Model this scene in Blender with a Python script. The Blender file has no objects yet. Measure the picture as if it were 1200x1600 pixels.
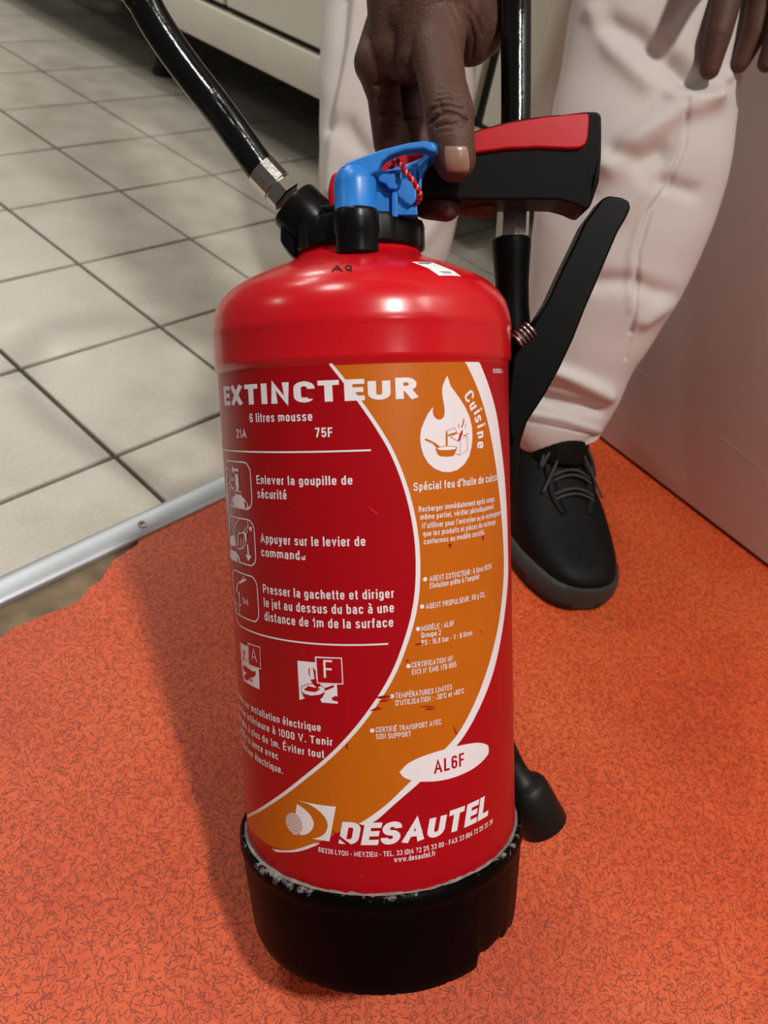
import bpy, bmesh, math, random
from mathutils import Vector, Matrix, noise
from mathutils.bvhtree import BVHTree
from mathutils.geometry import tessellate_polygon
random.seed(7)
sc = bpy.context.scene
COL = sc.collection
pi = math.pi

# ------------------------------------------------------------------ camera
F, CX, CY = 1241.0, 600.0, 800.0
CAM = Vector((0, 0, .59313))
R_, D_, F_ = (Vector((.97075119, .15949285, .17945519)), Vector((.24008776, -.64488031, -.72559441)), Vector((0, .74745663, -.66431061)))
cd = bpy.data.cameras.new('camera'); cam = bpy.data.objects.new('camera', cd); COL.objects.link(cam)
m = Matrix((R_, -D_, -F_)).transposed().to_4x4(); m.translation = CAM; cam.matrix_world = m
cd.sensor_fit = 'VERTICAL'; cd.sensor_height = 24; cd.sensor_width = 18; cd.lens = F / 1600 * 24
cd.clip_start = .01; cd.dof.use_dof = True; cd.dof.focus_distance = .455; cd.dof.aperture_fstop = 7.5
sc.camera = cam
# ------------------------------------------------------------------ light
w = bpy.data.worlds.new('World'); sc.world = w; w.use_nodes = True
w.node_tree.nodes['Background'].inputs[0].default_value = (1, .95, .89, 1)
w.node_tree.nodes['Background'].inputs[1].default_value = .10
def lamp(x, y, z, sx, sy, e, rz=0, col=(1, .955, .89), aim=None):
    l = bpy.data.lights.new('ceiling_or_fill_lamp', 'AREA'); l.shape = 'RECTANGLE'; l.size = sx; l.size_y = sy; l.energy = e; l.color = col
    o = bpy.data.objects.new('ceiling_or_fill_lamp', l); COL.objects.link(o); o.location = (x, y, z); o.rotation_euler = (0, 0, rz)
    if aim: o.rotation_euler = (Vector(aim) - Vector((x, y, z))).to_track_quat('-Z', 'Y').to_euler()
lamp(.62, -.36, 2.5, .15, .15, 54)
lamp(1.35, .35, 2.5, .45, .45, 11)
lamp(-2.2, 2.2, 2.5, .6, .6, 34)
lamp(-2.4, 4.1, 2.5, .6, .6, 36)
lamp(-1.2, .75, 2.5, .45, .45, 17)  # added fill light to brighten the counter front, not a known fitting
lamp(-4.2, .3, 2.5, .6, .6, 22)
lamp(1.4, -1.6, 2.5, .45, .45, 12)
sc.view_settings.view_transform = 'Standard'; sc.view_settings.look = 'None'
sc.view_settings.gamma = 1; sc.view_settings.use_curve_mapping = False
sc.view_settings.exposure = -.22
sc.cycles.max_bounces = 8
sc.cycles.use_denoising = True

# ------------------------------------------------------------------ surveying helpers (photo ray -> real point)
def ray(u, v): return R_ * ((u - CX) / F) + D_ * ((v - CY) / F) + F_
def G(u, v, z=0.0):                 # on a level plane
    d = ray(u, v); return CAM + d * ((z - CAM.z) / d.z)
def V(u, v, dep): return CAM + ray(u, v) * dep
def PROJ(p):
    q = p - CAM; z = q.dot(F_); return (CX + F * q.dot(R_) / z, CY + F * q.dot(D_) / z, z)
EX, EY, EZ = Vector((.96133952, .17907300, .20918698)), Vector((-.03336103, .82981385, -.55704220)), Vector((-.27333746, .52852799, .80370691))
E0 = Vector((.063079, .229304, .050640))
EM = Matrix((EX, EY, EZ)).transposed().to_4x4(); EM.translation = E0; EMI = EM.inverted()
CL = EMI @ CAM
def lray(u, v): return EMI.to_3x3() @ ray(u, v)
def L(u, v, y=0.0):                 # extinguisher frame, plane y = const
    d = lray(u, v); return CL + d * ((y - CL.y) / d.y)
RC = .087
def K(u, v, R=RC):                  # unrolled label coordinates (s, z) on the cylinder
    d = lray(u, v); A = d.x**2 + d.y**2; B = CL.x*d.x + CL.y*d.y; C = CL.x**2 + CL.y**2 - R*R; D = B*B - A*C
    t = (-B - math.sqrt(max(D, 0))) / A; p = CL + d*t
    return (math.atan2(p.x, -p.y)*R, p.z)

# ------------------------------------------------------------------ materials
def mat(name, col, rough=.5, metal=0, bump=0, bscale=300, var=0, vscale=30, coat=0, spec=.5, sss=0):
    m = bpy.data.materials.new(name); m.use_nodes = True; nt = m.node_tree; b = nt.nodes['Principled BSDF']
    b.inputs['Base Color'].default_value = (*col, 1); b.inputs['Roughness'].default_value = rough; b.inputs['Metallic'].default_value = metal
    b.inputs['Coat Weight'].default_value = coat; b.inputs['Coat Roughness'].default_value = .12; b.inputs['Specular IOR Level'].default_value = spec
    if sss: b.inputs['Subsurface Weight'].default_value = sss; b.inputs['Subsurface Radius'].default_value = (.6, .25, .12); b.inputs['Subsurface Scale'].default_value = .01
    tc = nt.nodes.new('ShaderNodeTexCoord')
    if var:
        n = nt.nodes.new('ShaderNodeTexNoise'); n.inputs['Scale'].default_value = vscale; n.inputs['Detail'].default_value = 5
        nt.links.new(tc.outputs['Object'], n.inputs['Vector'])
        mx = nt.nodes.new('ShaderNodeMix'); mx.data_type = 'RGBA'
        mx.inputs[6].default_value = (*[c*(1-var) for c in col], 1); mx.inputs[7].default_value = (*[min(1, c*(1+var)) for c in col], 1)
        nt.links.new(n.outputs['Fac'], mx.inputs[0]); nt.links.new(mx.outputs[2], b.inputs['Base Color'])
    if bump:
        n2 = nt.nodes.new('ShaderNodeTexNoise'); n2.inputs['Scale'].default_value = bscale; n2.inputs['Detail'].default_value = 3
        nt.links.new(tc.outputs['Object'], n2.inputs['Vector'])
        bp = nt.nodes.new('ShaderNodeBump'); bp.inputs['Strength'].default_value = bump; bp.inputs['Distance'].default_value = .001
        nt.links.new(n2.outputs['Fac'], bp.inputs['Height']); nt.links.new(bp.outputs['Normal'], b.inputs['Normal'])
    return m
def ramp(nt, src, stops):
    r = nt.nodes.new('ShaderNodeValToRGB'); e = r.color_ramp.elements
    while len(e) < len(stops): e.new(.5)
    for k, (p, c) in enumerate(stops): e[k].position = p; e[k].color = (*c, 1)
    nt.links.new(src, r.inputs[0]); return r.outputs[0]
M_RED = mat('red_paint', (.58, .004, .010), .25, 0, .04, 120, .06, 25, .2)
M_LRED = mat('red_label_paint', (.40, .0015, .007), .33, 0, .02, 200, .05, 20, 0, .35)
M_ORANGE = mat('orange_label_print', (.53, .125, .003), .36, 0, 0, 1, .07, 40, 0, .35)
M_WHITE = mat('white_label_print', (.82, .76, .80), .4, 0, 0, 1, .03, 60)
M_BLACK = mat('black_plastic', (.0035, .0035, .0038), .30, 0, .05, 900, 0, 1, 0, .22)
M_RUBBER = mat('black_rubber', (.006, .006, .006), .48, 0, .05, 900, .2, 40, 0, .3)
M_HOSE = mat('black_hose_rubber', (.004, .004, .0045), .14, 0, .14, 260, 0, 1, 0, .45)
M_GRIP = mat('soft_black_grip', (.0045, .0045, .0048), .48, 0, .06, 1500, .15, 60, 0, .16)
M_LEVER = mat('lever_black_plastic', (.0022, .0020, .0020), .42, 0, .03, 900, 0, 1, 0, .10)
M_CHROME = mat('plated_metal', (.60, .56, .52), .24, 1, .08, 400, .12, 120)
M_ALU = mat('brushed_aluminium', (.52, .56, .59), .48, .8, .06, 250, .08, 40)
M_BLUE = mat('blue_plastic', (.012, .19, .62), .34, 0, .03, 300, .04, 40)
M_TROUSER = mat('white_cotton', (.63, .575, .55), .8, 0, .25, 1400, .03, 12)
M_SKIN = mat('dark_skin', (.092, .044, .031), .52, 0, .5, 700, .22, 60, 0, .28, .1)
M_NAIL = mat('finger_nail', (.30, .17, .13), .3, 0, .05, 200, .1, 200)
M_STEEL = mat('stainless_steel', (.84, .81, .70), .42, 0, .03, 60, .05, 8)
M_RAIL = mat('steel_rail', (.84, .80, .69), .42, 0, .03, 80, .08, 14)
M_DARK = mat('dark_gap', (.01, .01, .01), .6)
M_WALL = mat('painted_door_panel', (.66, .60, .56), .40, 0, .10, 30, .04, 5)
M_BACK = mat('beige_wall_paint', (.50, .46, .38), .6, 0, .05, 50, .03, 4)
M_SHOE = mat('black_leather', (.0045, .0045, .0042), .55, 0, .4, 300, .6, 35, 0, .14)
M_SOLE = mat('grey_rubber_rand', (.040, .040, .037), .6, 0, .3, 400, .25, 60, 0, .3)
M_LACE = mat('black_lace', (.045, .044, .042), .75, 0, .6, 2500)
M_SCREED = mat('old_glue_screed', (.20, .145, .085), .85, 0, .7, 160, .85, 38)
M_GROUT = mat('dark_grout', (.075, .062, .045), .85, 0, .4, 400, .2, 40)
M_SPRING = mat('spring_steel', (.50, .46, .42), .3, 1)
M_INK = mat('black_ink', (.02, .012, .012), .6)
M_PAPER = mat('white_sticker_paper', (.85, .85, .85), .45)
M_TWINE = mat('red_plastic_cord', (.46, .005, .010), .34, 0, 0, 1, 0, 1, 0, .2)
M_PINK = mat('pale_cord_strand', (.80, .22, .21), .35)
M_WORN = mat('scuffed_white_dust', (.21, .195, .175), .8, 0, .6, 300, .98, 95)

def tile_mat():
    m = mat('glazed_floor_tile', (.46, .425, .345), .40, 0, .10, 55, 0, 1); nt = m.node_tree; b = nt.nodes['Principled BSDF']
    tc = nt.nodes.new('ShaderNodeNewGeometry')
    a = nt.nodes.new('ShaderNodeTexNoise'); a.inputs['Scale'].default_value = 240; a.inputs['Detail'].default_value = 4
    c = nt.nodes.new('ShaderNodeTexNoise'); c.inputs['Scale'].default_value = 14; c.inputs['Detail'].default_value = 6
    nt.links.new(tc.outputs['Position'], a.inputs['Vector']); nt.links.new(tc.outputs['Position'], c.inputs['Vector'])
    mx = nt.nodes.new('ShaderNodeMath'); mx.operation = 'MULTIPLY_ADD'; mx.inputs[1].default_value = .6
    nt.links.new(a.outputs['Fac'], mx.inputs[0]); nt.links.new(c.outputs['Fac'], mx.inputs[2])
    nt.links.new(ramp(nt, mx.outputs[0], [(.50, (.42, .385, .31)), (.74, (.49, .455, .385)), (1.0, (.56, .525, .45))]), b.inputs['Base Color'])
    rr = nt.nodes.new('ShaderNodeMapRange'); rr.inputs[1].default_value = .35; rr.inputs[2].default_value = .65; rr.inputs[3].default_value = .30; rr.inputs[4].default_value = .48
    nt.links.new(c.outputs['Fac'], rr.inputs[0]); nt.links.new(rr.outputs[0], b.inputs['Roughness'])
    return m
M_TILE = tile_mat()

def mat_vinyl():                    # orange sheet vinyl: short dark fibres in random directions printed on a mottled ground
    m = mat('orange_fleck_vinyl', (.6, .13, .05), .5, 0, .2, 700, 0, 1); nt = m.node_tree; b = nt.nodes['Principled BSDF']
    N = nt.nodes.new; K_ = nt.links.new
    g = N('ShaderNodeNewGeometry')
    def math_(op, a, bb=None, v=0):
        x = N('ShaderNodeMath'); x.operation = op
        (K_(a, x.inputs[0]) if not isinstance(a, (int, float)) else setattr(x.inputs[0], 'default_value', a))
        if bb is not None: (K_(bb, x.inputs[1]) if not isinstance(bb, (int, float)) else setattr(x.inputs[1], 'default_value', bb))
        return x.outputs[0]
    tot = None
    for k, (sc_, ln, wd, off) in enumerate([(155, .56, .050, 0), (185, .50, .055, 7.3), (135, .60, .044, 3.1), (210, .5, .060, 11.7), (165, .54, .048, 23.4)]):
        mp = N('ShaderNodeMapping'); mp.inputs['Location'].default_value = (off, off*1.7, 0); mp.inputs['Rotation'].default_value = (0, 0, k*.7)
        mp.inputs['Scale'].default_value = (sc_, sc_, 0); K_(g.outputs['Position'], mp.inputs['Vector'])
        wn = N('ShaderNodeTexNoise'); wn.inputs['Scale'].default_value = 1.1; K_(mp.outputs[0], wn.inputs['Vector'])
        vv = N('ShaderNodeTexVoronoi'); vv.voronoi_dimensions = '2D'; vv.inputs['Scale'].default_value = 1; K_(mp.outputs[0], vv.inputs['Vector'])
        sb = N('ShaderNodeVectorMath'); sb.operation = 'SUBTRACT'; K_(mp.outputs[0], sb.inputs[0]); K_(vv.outputs['Position'], sb.inputs[1])
        sp = N('ShaderNodeSeparateColor'); K_(vv.outputs['Color'], sp.inputs[0])
        rot = N('ShaderNodeVectorRotate'); rot.rotation_type = 'Z_AXIS'; K_(sb.outputs[0], rot.inputs['Vector']); K_(math_('MULTIPLY', sp.outputs[0], 6.283), rot.inputs['Angle'])
        xyz = N('ShaderNodeSeparateXYZ'); K_(rot.outputs[0], xyz.inputs[0])
        x, y = xyz.outputs[0], xyz.outputs[1]
        cur = math_('MULTIPLY', math_('MULTIPLY', x, x), math_('SUBTRACT', sp.outputs[1], .5))
        yy = math_('ABSOLUTE', math_('ADD', math_('SUBTRACT', y, math_('MULTIPLY', cur, 1.1)), math_('MULTIPLY', math_('SUBTRACT', wn.outputs['Fac'], .5), .12)))
        iny = N('ShaderNodeMapRange'); iny.inputs[1].default_value = wd*.5; iny.inputs[2].default_value = wd*1.5; iny.inputs[3].default_value = 1; iny.inputs[4].default_value = 0; K_(yy, iny.inputs[0])
        inx = math_('LESS_THAN', math_('ABSOLUTE', x), math_('MULTIPLY', sp.outputs[2], ln))
        f = math_('MULTIPLY', iny.outputs[0], inx)
        tot = f if tot is None else math_('MAXIMUM', tot, f)
    n1 = N('ShaderNodeTexNoise'); n1.inputs['Scale'].default_value = 150; n1.inputs['Detail'].default_value = 4; K_(g.outputs['Position'], n1.inputs['Vector'])
    n2 = N('ShaderNodeTexNoise'); n2.inputs['Scale'].default_value = 7; n2.inputs['Detail'].default_value = 4; K_(g.outputs['Position'], n2.inputs['Vector'])
    s = math_('ADD', math_('MULTIPLY', n1.outputs['Fac'], .5), math_('MULTIPLY', n2.outputs['Fac'], .6))
    base = ramp(nt, s, [(.36, (.48, .050, .010)), (.54, (.63, .086, .019)), (.76, (.71, .135, .040))])
    mx = N('ShaderNodeMix'); mx.data_type = 'RGBA'; K_(math_('MULTIPLY', tot, .84), mx.inputs[0]); K_(base, mx.inputs[6]); mx.inputs[7].default_value = (.14, .012, .004, 1)
    K_(mx.outputs[2], b.inputs['Base Color'])
    return m
M_VINYL = mat_vinyl()
def mat_ring():                     # black plastic, scuffed pale along its rims
    m = mat('scuffed_black_plastic', (.0035, .0035, .0035), .42, 0, .1, 300, 0, 1, 0, .05); nt = m.node_tree; b = nt.nodes['Principled BSDF']; N = nt.nodes.new; K_ = nt.links.new
    tc = N('ShaderNodeTexCoord'); sx = N('ShaderNodeSeparateXYZ'); K_(tc.outputs['Object'], sx.inputs[0])
    cr = N('ShaderNodeValToRGB'); e = cr.color_ramp.elements; mr = N('ShaderNodeMapRange'); mr.inputs[1].default_value = -.002; mr.inputs[2].default_value = .068; K_(sx.outputs[2], mr.inputs[0]); K_(mr.outputs[0], cr.inputs[0])
    for _ in range(3): e.new(.5)
    for k, (p, v) in enumerate(((.03, .55), (.085, .0), (.80, .0), (.88, .35), (.97, .62))): e[k].position = p; e[k].color = (v, v, v, 1)
    n = N('ShaderNodeTexNoise'); n.inputs['Scale'].default_value = 190; n.inputs['Detail'].default_value = 6; n.inputs['Roughness'].default_value = .7; K_(tc.outputs['Object'], n.inputs['Vector'])
    n2 = N('ShaderNodeTexNoise'); n2.inputs['Scale'].default_value = 22; K_(tc.outputs['Object'], n2.inputs['Vector'])
    def mth(op, a, bb):
        x = N('ShaderNodeMath'); x.operation = op
        for q, v in ((0, a), (1, bb)):
            if isinstance(v, (int, float)): x.inputs[q].default_value = v
            else: K_(v, x.inputs[q])
        return x.outputs[0]
    f = mth('SUBTRACT', mth('ADD', mth('MULTIPLY', n.outputs['Fac'], .7), mth('MULTIPLY', n2.outputs['Fac'], .55)), mth('SUBTRACT', 1.0, mth('MULTIPLY', cr.outputs[0], .62)))
    st = N('ShaderNodeMapRange'); st.inputs[1].default_value = 0; st.inputs[2].default_value = .10; K_(f, st.inputs[0])
    mx = N('ShaderNodeMix'); mx.data_type = 'RGBA'; K_(st.outputs[0], mx.inputs[0]); mx.inputs[6].default_value = (.0018, .0016, .0016, 1); mx.inputs[7].default_value = (.26, .25, .23, 1); K_(mx.outputs[2], b.inputs['Base Color'])
    return m
M_RING = mat_ring()

# ------------------------------------------------------------------ mesh helpers
FLATTISH = ('handle', 'inlay', 'lever', 'gun_body', 'pin_block', 'handle_ridge', 'valve_cap', 'pull_loop', 'door_panel')
def link(name, me, mats, parent=None, label=None, smooth=40):
    if not isinstance(mats, (list, tuple)): mats = [mats]
    for mm in mats: me.materials.append(mm)
    if smooth:
        me.polygons.foreach_set('use_smooth', [True]*len(me.polygons)); me.set_sharp_from_angle(angle=math.radians(smooth))
    o = bpy.data.objects.new(name, me); COL.objects.link(o)
    if parent: o.parent = parent
    if label: o['label'] = label
    if name in FLATTISH: w_ = o.modifiers.new('weighted', 'WEIGHTED_NORMAL'); w_.keep_sharp = True; w_.weight = 90
    return o
def fin(name, bm, mats, parent=None, label=None, smooth=40, recalc=True):
    if recalc: bmesh.ops.recalc_face_normals(bm, faces=bm.faces)
    me = bpy.data.meshes.new(name); bm.to_mesh(me); bm.free(); return link(name, me, mats, parent, label, smooth)
def thing(name, label, cat, mw=None, group=None, kind=None):
    o = bpy.data.objects.new(name, None); COL.objects.link(o); o.empty_display_size = .05
    if mw is not None: o.matrix_world = mw
    o['label'] = label; o['category'] = cat
    if group: o['group'] = group
    if kind: o['kind'] = kind
    return o
def lathe(bm, prof, seg=96, org=Vector((0, 0, 0)), ax=Vector((0, 0, 1)), mi=0, capA=False, capB=False, facet=0):
    ax = ax.normalized(); u = ax.orthogonal().normalized(); v = ax.cross(u); rings = []
    for r, z in prof:
        ring = []
        for k in range(seg):
            a = 2*pi*k/seg; ring.append(bm.verts.new(org + ax*z + u*(r*math.cos(a)) + v*(r*math.sin(a))))
        rings.append(ring)
    for a, b in zip(rings, rings[1:]):
        for k in range(seg):
            f = bm.faces.new((a[k], a[(k+1) % seg], b[(k+1) % seg], b[k])); f.material_index = mi
    if capA: bm.faces.new(rings[0][::-1]).material_index = mi
    if capB: bm.faces.new(rings[-1]).material_index = mi
    return rings
def crom(P, n=8):
    P = [Vector(p) for p in P]; out = []
    for i in range(len(P)-1):
        p0 = P[max(i-1, 0)]; p1 = P[i]; p2 = P[i+1]; p3 = P[min(i+2, len(P)-1)]
        for k in range(n):
            t = k/n; out.append(.5*((2*p1) + (p2-p0)*t + (2*p0-5*p1+4*p2-p3)*t*t + (3*p1-p0-3*p2+p3)*t**3))
    out.append(P[-1]); return out
def tube(bm, P, r, seg=16, sub=8, caps=True, mi=0, flat=None, up=None, close=False):
    """sweep; r number or list per control point; flat=(a,b) ellipse scale along normal / binormal"""
    rr = r if isinstance(r, (list, tuple)) else [r]*len(P)
    if sub > 1:
        Q = crom(P, sub); rq = [v.x for v in crom([Vector((x, 0, 0)) for x in rr], sub)]
    else: Q = [Vector(p) for p in P]; rq = rr
    n = len(Q); rings = []; nrm = None
    for i, q in enumerate(Q):
        if close: t = Q[(i+1) % n] - Q[i-1]
        else: t = Q[min(i+1, n-1)] - Q[max(i-1, 0)]
        t.normalize()
        if nrm is None: nrm = (Vector(up) - t*Vector(up).dot(t)).normalized() if up else t.orthogonal().normalized()
        else: nrm = (nrm - t*nrm.dot(t)).normalized()
        if up: nrm = (Vector(up) - t*Vector(up).dot(t)).normalized()
        bn = t.cross(nrm); fa, fb = flat or (1, 1)
        rings.append([bm.verts.new(q + nrm*(rq[i]*fa*math.cos(2*pi*k/seg)) + bn*(rq[i]*fb*math.sin(2*pi*k/seg))) for k in range(seg)])
    prs = list(zip(rings, rings[1:])) + ([(rings[-1], rings[0])] if close else [])
    for a, b in prs:
        for k in range(seg): bm.faces.new((a[k], a[(k+1) % seg], b[(k+1) % seg], b[k])).material_index = mi
    if caps and not close:
        bm.faces.new(rings[0][::-1]).material_index = mi; bm.faces.new(rings[-1]).material_index = mi
def prism(bm, pts, d, mi=0, bev=0, seg=2):
    """pts: planar loop of Vectors, extruded by vector d; bevelled"""
    a = [bm.verts.new(p) for p in pts]; b = [bm.verts.new(Vector(p)+d) for p in pts]; n = len(a); fs = []
    fs.append(bm.faces.new(a[::-1])); fs.append(bm.faces.new(b))
    for k in range(n): fs.append(bm.faces.new((a[k], a[(k+1) % n], b[(k+1) % n], b[k])))
    for f in fs: f.material_index = mi
    bmesh.ops.recalc_face_normals(bm, faces=fs)
    if bev: bmesh.ops.bevel(bm, geom=list({e for f in fs for e in f.edges}), offset=bev, segments=seg, affect='EDGES', profile=.5, clamp_overlap=True)
def box(bm, lo, hi, mi=0, bev=0, seg=2, mw=None):
    lo = Vector(lo); hi = Vector(hi)
    pts = [Vector((lo.x, lo.y, lo.z)), Vector((hi.x, lo.y, lo.z)), Vector((hi.x, hi.y, lo.z)), Vector((lo.x, hi.y, lo.z))]; d = Vector((0, 0, hi.z-lo.z))
    if mw is not None: pts = [mw @ p for p in pts]; d = mw.to_3x3() @ d
    prism(bm, pts, d, mi, bev, seg)
def sphere(bm, c, r, sc_=(1, 1, 1), rot=None, mi=0, seg=16):
    g = bmesh.ops.create_uvsphere(bm, u_segments=seg, v_segments=seg*3//4, radius=1)
    mm = Matrix.Translation(c) @ (rot.to_4x4() if rot else Matrix.Identity(4)) @ Matrix.Diagonal((r*sc_[0], r*sc_[1], r*sc_[2], 1))
    bmesh.ops.transform(bm, matrix=mm, verts=g['verts'])
    for f in {f for v in g['verts'] for f in v.link_faces}: f.material_index = mi
def evalmesh(o, name):
    dg = bpy.context.evaluated_depsgraph_get(); me = bpy.data.meshes.new_from_object(o.evaluated_get(dg)); me.name = name; return me
def blob(segs, vox, sm=6, name='blob'):
    """one continuous surface from tapered capsules (p0, r0, p1, r1) and ellipsoids (c, (rx,ry,rz), rot)"""
    bm = bmesh.new()
    for s in segs:
        if len(s) == 3: sphere(bm, s[0], 1, s[1], s[2], seg=20); continue
        p0, r0, p1, r1 = Vector(s[0]), s[1], Vector(s[2]), s[3]
        d = p1 - p0; n = d.length; sphere(bm, p0, r0, seg=18); sphere(bm, p1, r1, seg=18)
        if n > 1e-5: lathe(bm, [(r0, 0), (r1, n)], 20, p0, d, 0, True, True)
    me = bpy.data.meshes.new(name); bm.to_mesh(me); bm.free()
    o = bpy.data.objects.new(name, me); COL.objects.link(o)
    r = o.modifiers.new('r', 'REMESH'); r.mode = 'VOXEL'; r.voxel_size = vox
    s = o.modifiers.new('s', 'SMOOTH'); s.factor = .5; s.iterations = sm
    res = evalmesh(o, name); bpy.data.objects.remove(o); return res
def pdist(p, poly):
    best = 1e9
    for (ax, ay), (bx, by) in zip(poly, poly[1:]):
        dx, dy = bx-ax, by-ay; t = max(0, min(1, ((p[0]-ax)*dx+(p[1]-ay)*dy)/(dx*dx+dy*dy+1e-9)))
        best = min(best, math.hypot(p[0]-ax-t*dx, p[1]-ay-t*dy))
    return best
def sculpt(me, strokes, mw=None):
    """press creases / raise folds: strokes = (polyline surveyed on the photo, width px, amount m); only on the surface facing there"""
    mw = mw or Matrix.Identity(4); bx = []
    for poly, wd, amt in strokes:
        xs = [p[0] for p in poly]; ys = [p[1] for p in poly]; bx.append((min(xs)-3*wd, max(xs)+3*wd, min(ys)-3*wd, max(ys)+3*wd))
    for v in me.vertices:
        p = mw @ v.co; n = (mw.to_3x3() @ v.normal)
        fc = (CAM - p).normalized().dot(n)
        if fc < .05: continue
        u = PROJ(p); off = 0
        for (poly, wd, amt), b in zip(strokes, bx):
            if b[0] < u[0] < b[1] and b[2] < u[1] < b[3]:
                off += amt*math.exp(-(pdist(u, poly)/wd)**2)
        if off: v.co = mw.inverted() @ (p + n*off*min(1, fc*3))
    me.update()

# ================================================================== SETTING: floor, mat, wall, counter
TH = 5.69125961; GC, GS = math.cos(TH), math.sin(TH); GO = Vector((-.85388, 1.98376, 0))
def grid(i, j): return GO + Vector((GC*i + GS*j, GS*i - GC*j, 0))*.2
ST0 = G(0, 924); ST1 = G(345, 763.5); SD = (ST1-ST0).normalized(); SN = Vector((-SD.y, SD.x, 0))   # strip line; SN points to the tiles
def side(p): return (p-ST0).dot(SN)
A0 = ST0 - SD*2.2; A1 = ST0 + SD*2.6
bm = bmesh.new()
for s, mi in ((1, 0), (-1, 1)):
    q = [A0, A1, A1 + SN*4.2*s, A0 + SN*4.2*s]; dz = -.005 if s > 0 else -.0035
    prism(bm, [Vector((p.x, p.y, -.06)) for p in q], Vector((0, 0, .06+dz)), mi)
fl = fin('floor', bm, [M_GROUT, M_SCREED], smooth=0); fl['kind'] = 'structure'; fl['label'] = 'kitchen floor: dark grout bed under beige tiles and bare brown screed'
def tile_mesh(cut=None, o=None):
    bm = bmesh.new(); h_ = .0973; b = .0012
    lo = [bm.verts.new((x*h_, y*h_, -.006)) for x, y in ((-1, -1), (1, -1), (1, 1), (-1, 1))]
    mi_ = [bm.verts.new((x*h_, y*h_, -b)) for x, y in ((-1, -1), (1, -1), (1, 1), (-1, 1))]
    up = [bm.verts.new((x*(h_-b), y*(h_-b), 0)) for x, y in ((-1, -1), (1, -1), (1, 1), (-1, 1))]
    for a, c in ((lo, mi_), (mi_, up)):
        for k in range(4): bm.faces.new((a[k], a[(k+1) % 4], c[(k+1) % 4], c[k]))
    bm.faces.new(up)
    if cut: bmesh.ops.bisect_plane(bm, geom=bm.verts[:]+bm.edges[:]+bm.faces[:], plane_co=cut[0], plane_no=cut[1], clear_inner=True)
    me = bpy.data.meshes.new('tile'); bm.to_mesh(me); bm.free(); me.materials.append(M_TILE); return me
TM = tile_mesh()
for i in range(-9, 13):
    for j in range(-9, 9):
        c = (grid(i, j) + grid(i+1, j+1))/2; u = PROJ(c); s = side(c)
        if u[2] < .2 or not (-420 < u[0] < 1150 and -330 < u[1] < 1100) or s < -.13: continue
        mw = Matrix.Translation(c) @ Matrix.Rotation(TH, 4, 'Z')
        me = TM
        if s < .15:
            me = tile_mesh((mw.inverted() @ (ST0 + SN*.002), mw.inverted().to_3x3() @ SN))
            if not me.polygons: continue
        o = bpy.data.objects.new('tile', me); COL.objects.link(o); o.parent = fl
        o.matrix_world = mw @ Matrix.Translation((0, 0, random.uniform(-.0004, .0003))) @ Matrix.Rotation(random.uniform(-.003, .003), 4, 'X')
# torn orange sheet vinyl
edge = [(-60, 1022), (-20, 1004), (0, 997), (21, 982), (52, 968), (87, 954), (119, 941), (131, 929), (140, 919), (157, 906), (166, 891), (178, 877), (196, 864), (210, 854), (219, 842)]
pts = [G(-420, 1180)] + [G(-200, 1082)]
for a, b in zip(edge, edge[1:]):
    for k in range(3):
        t = k/3; q = G(a[0]+(b[0]-a[0])*t, a[1]+(b[1]-a[1])*t); pts.append(q + SN*random.uniform(-.0012, .0012))
q = G(*edge[-1]); pts.append(q - SN*(side(q)+.012)); pts += [ST0 + SD*1.0 - SN*.012, ST0 + SD*2.4 - SN*.012, ST0 + SD*2.4 - SN*2.2, ST0 - SD*1.2 - SN*2.2]
bm = bmesh.new(); prism(bm, [Vector((p.x, p.y, -.0034)) for p in pts], Vector((0, 0, .0034)))
vs = fin('vinyl_sheet', bm, M_VINYL, smooth=0); vs['kind'] = 'structure'; vs['label'] = 'orange vinyl floor sheet with dark fleck, torn at the left'
# aluminium threshold strip
bm = bmesh.new(); prof = [(-.0155, -.003), (-.0155, .0005), (-.0142, .0024), (-.010, .0042), (-.004, .0053), (.004, .0053), (.010, .0042), (.0142, .0024), (.0155, .0005), (.0155, -.003)]
a = [bm.verts.new(A0 + SN*x + Vector((0, 0, z))) for x, z in prof]; b = [bm.verts.new(A1 - SD*.35 + SN*x + Vector((0, 0, z))) for x, z in prof]
for k in range(len(a)-1): bm.faces.new((a[k], a[k+1], b[k+1], b[k]))
bm.faces.new(a); bm.faces.new(b)
tr = fin('trim_1', bm, M_ALU, smooth=50); tr['kind'] = 'structure'; tr['label'] = 'rounded aluminium threshold strip between tiles and orange vinyl'
sp = G(222, 819, .0053)
bm = bmesh.new(); lathe(bm, [(.0001, .0004), (.0022, .0003), (.0026, .0008), (.0042, .0009), (.0047, 0)], 20, sp)
for an in (.5, 2.07): box(bm, (-.0022, -.0004, .0003), (.0022, .0004, .0006), 1, mw=Matrix.Translation(sp) @ Matrix.Rotation(an, 4, 'Z'))
fin('screw', bm, [M_CHROME, M_DARK], tr, 'countersunk screw in the threshold strip')
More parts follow.
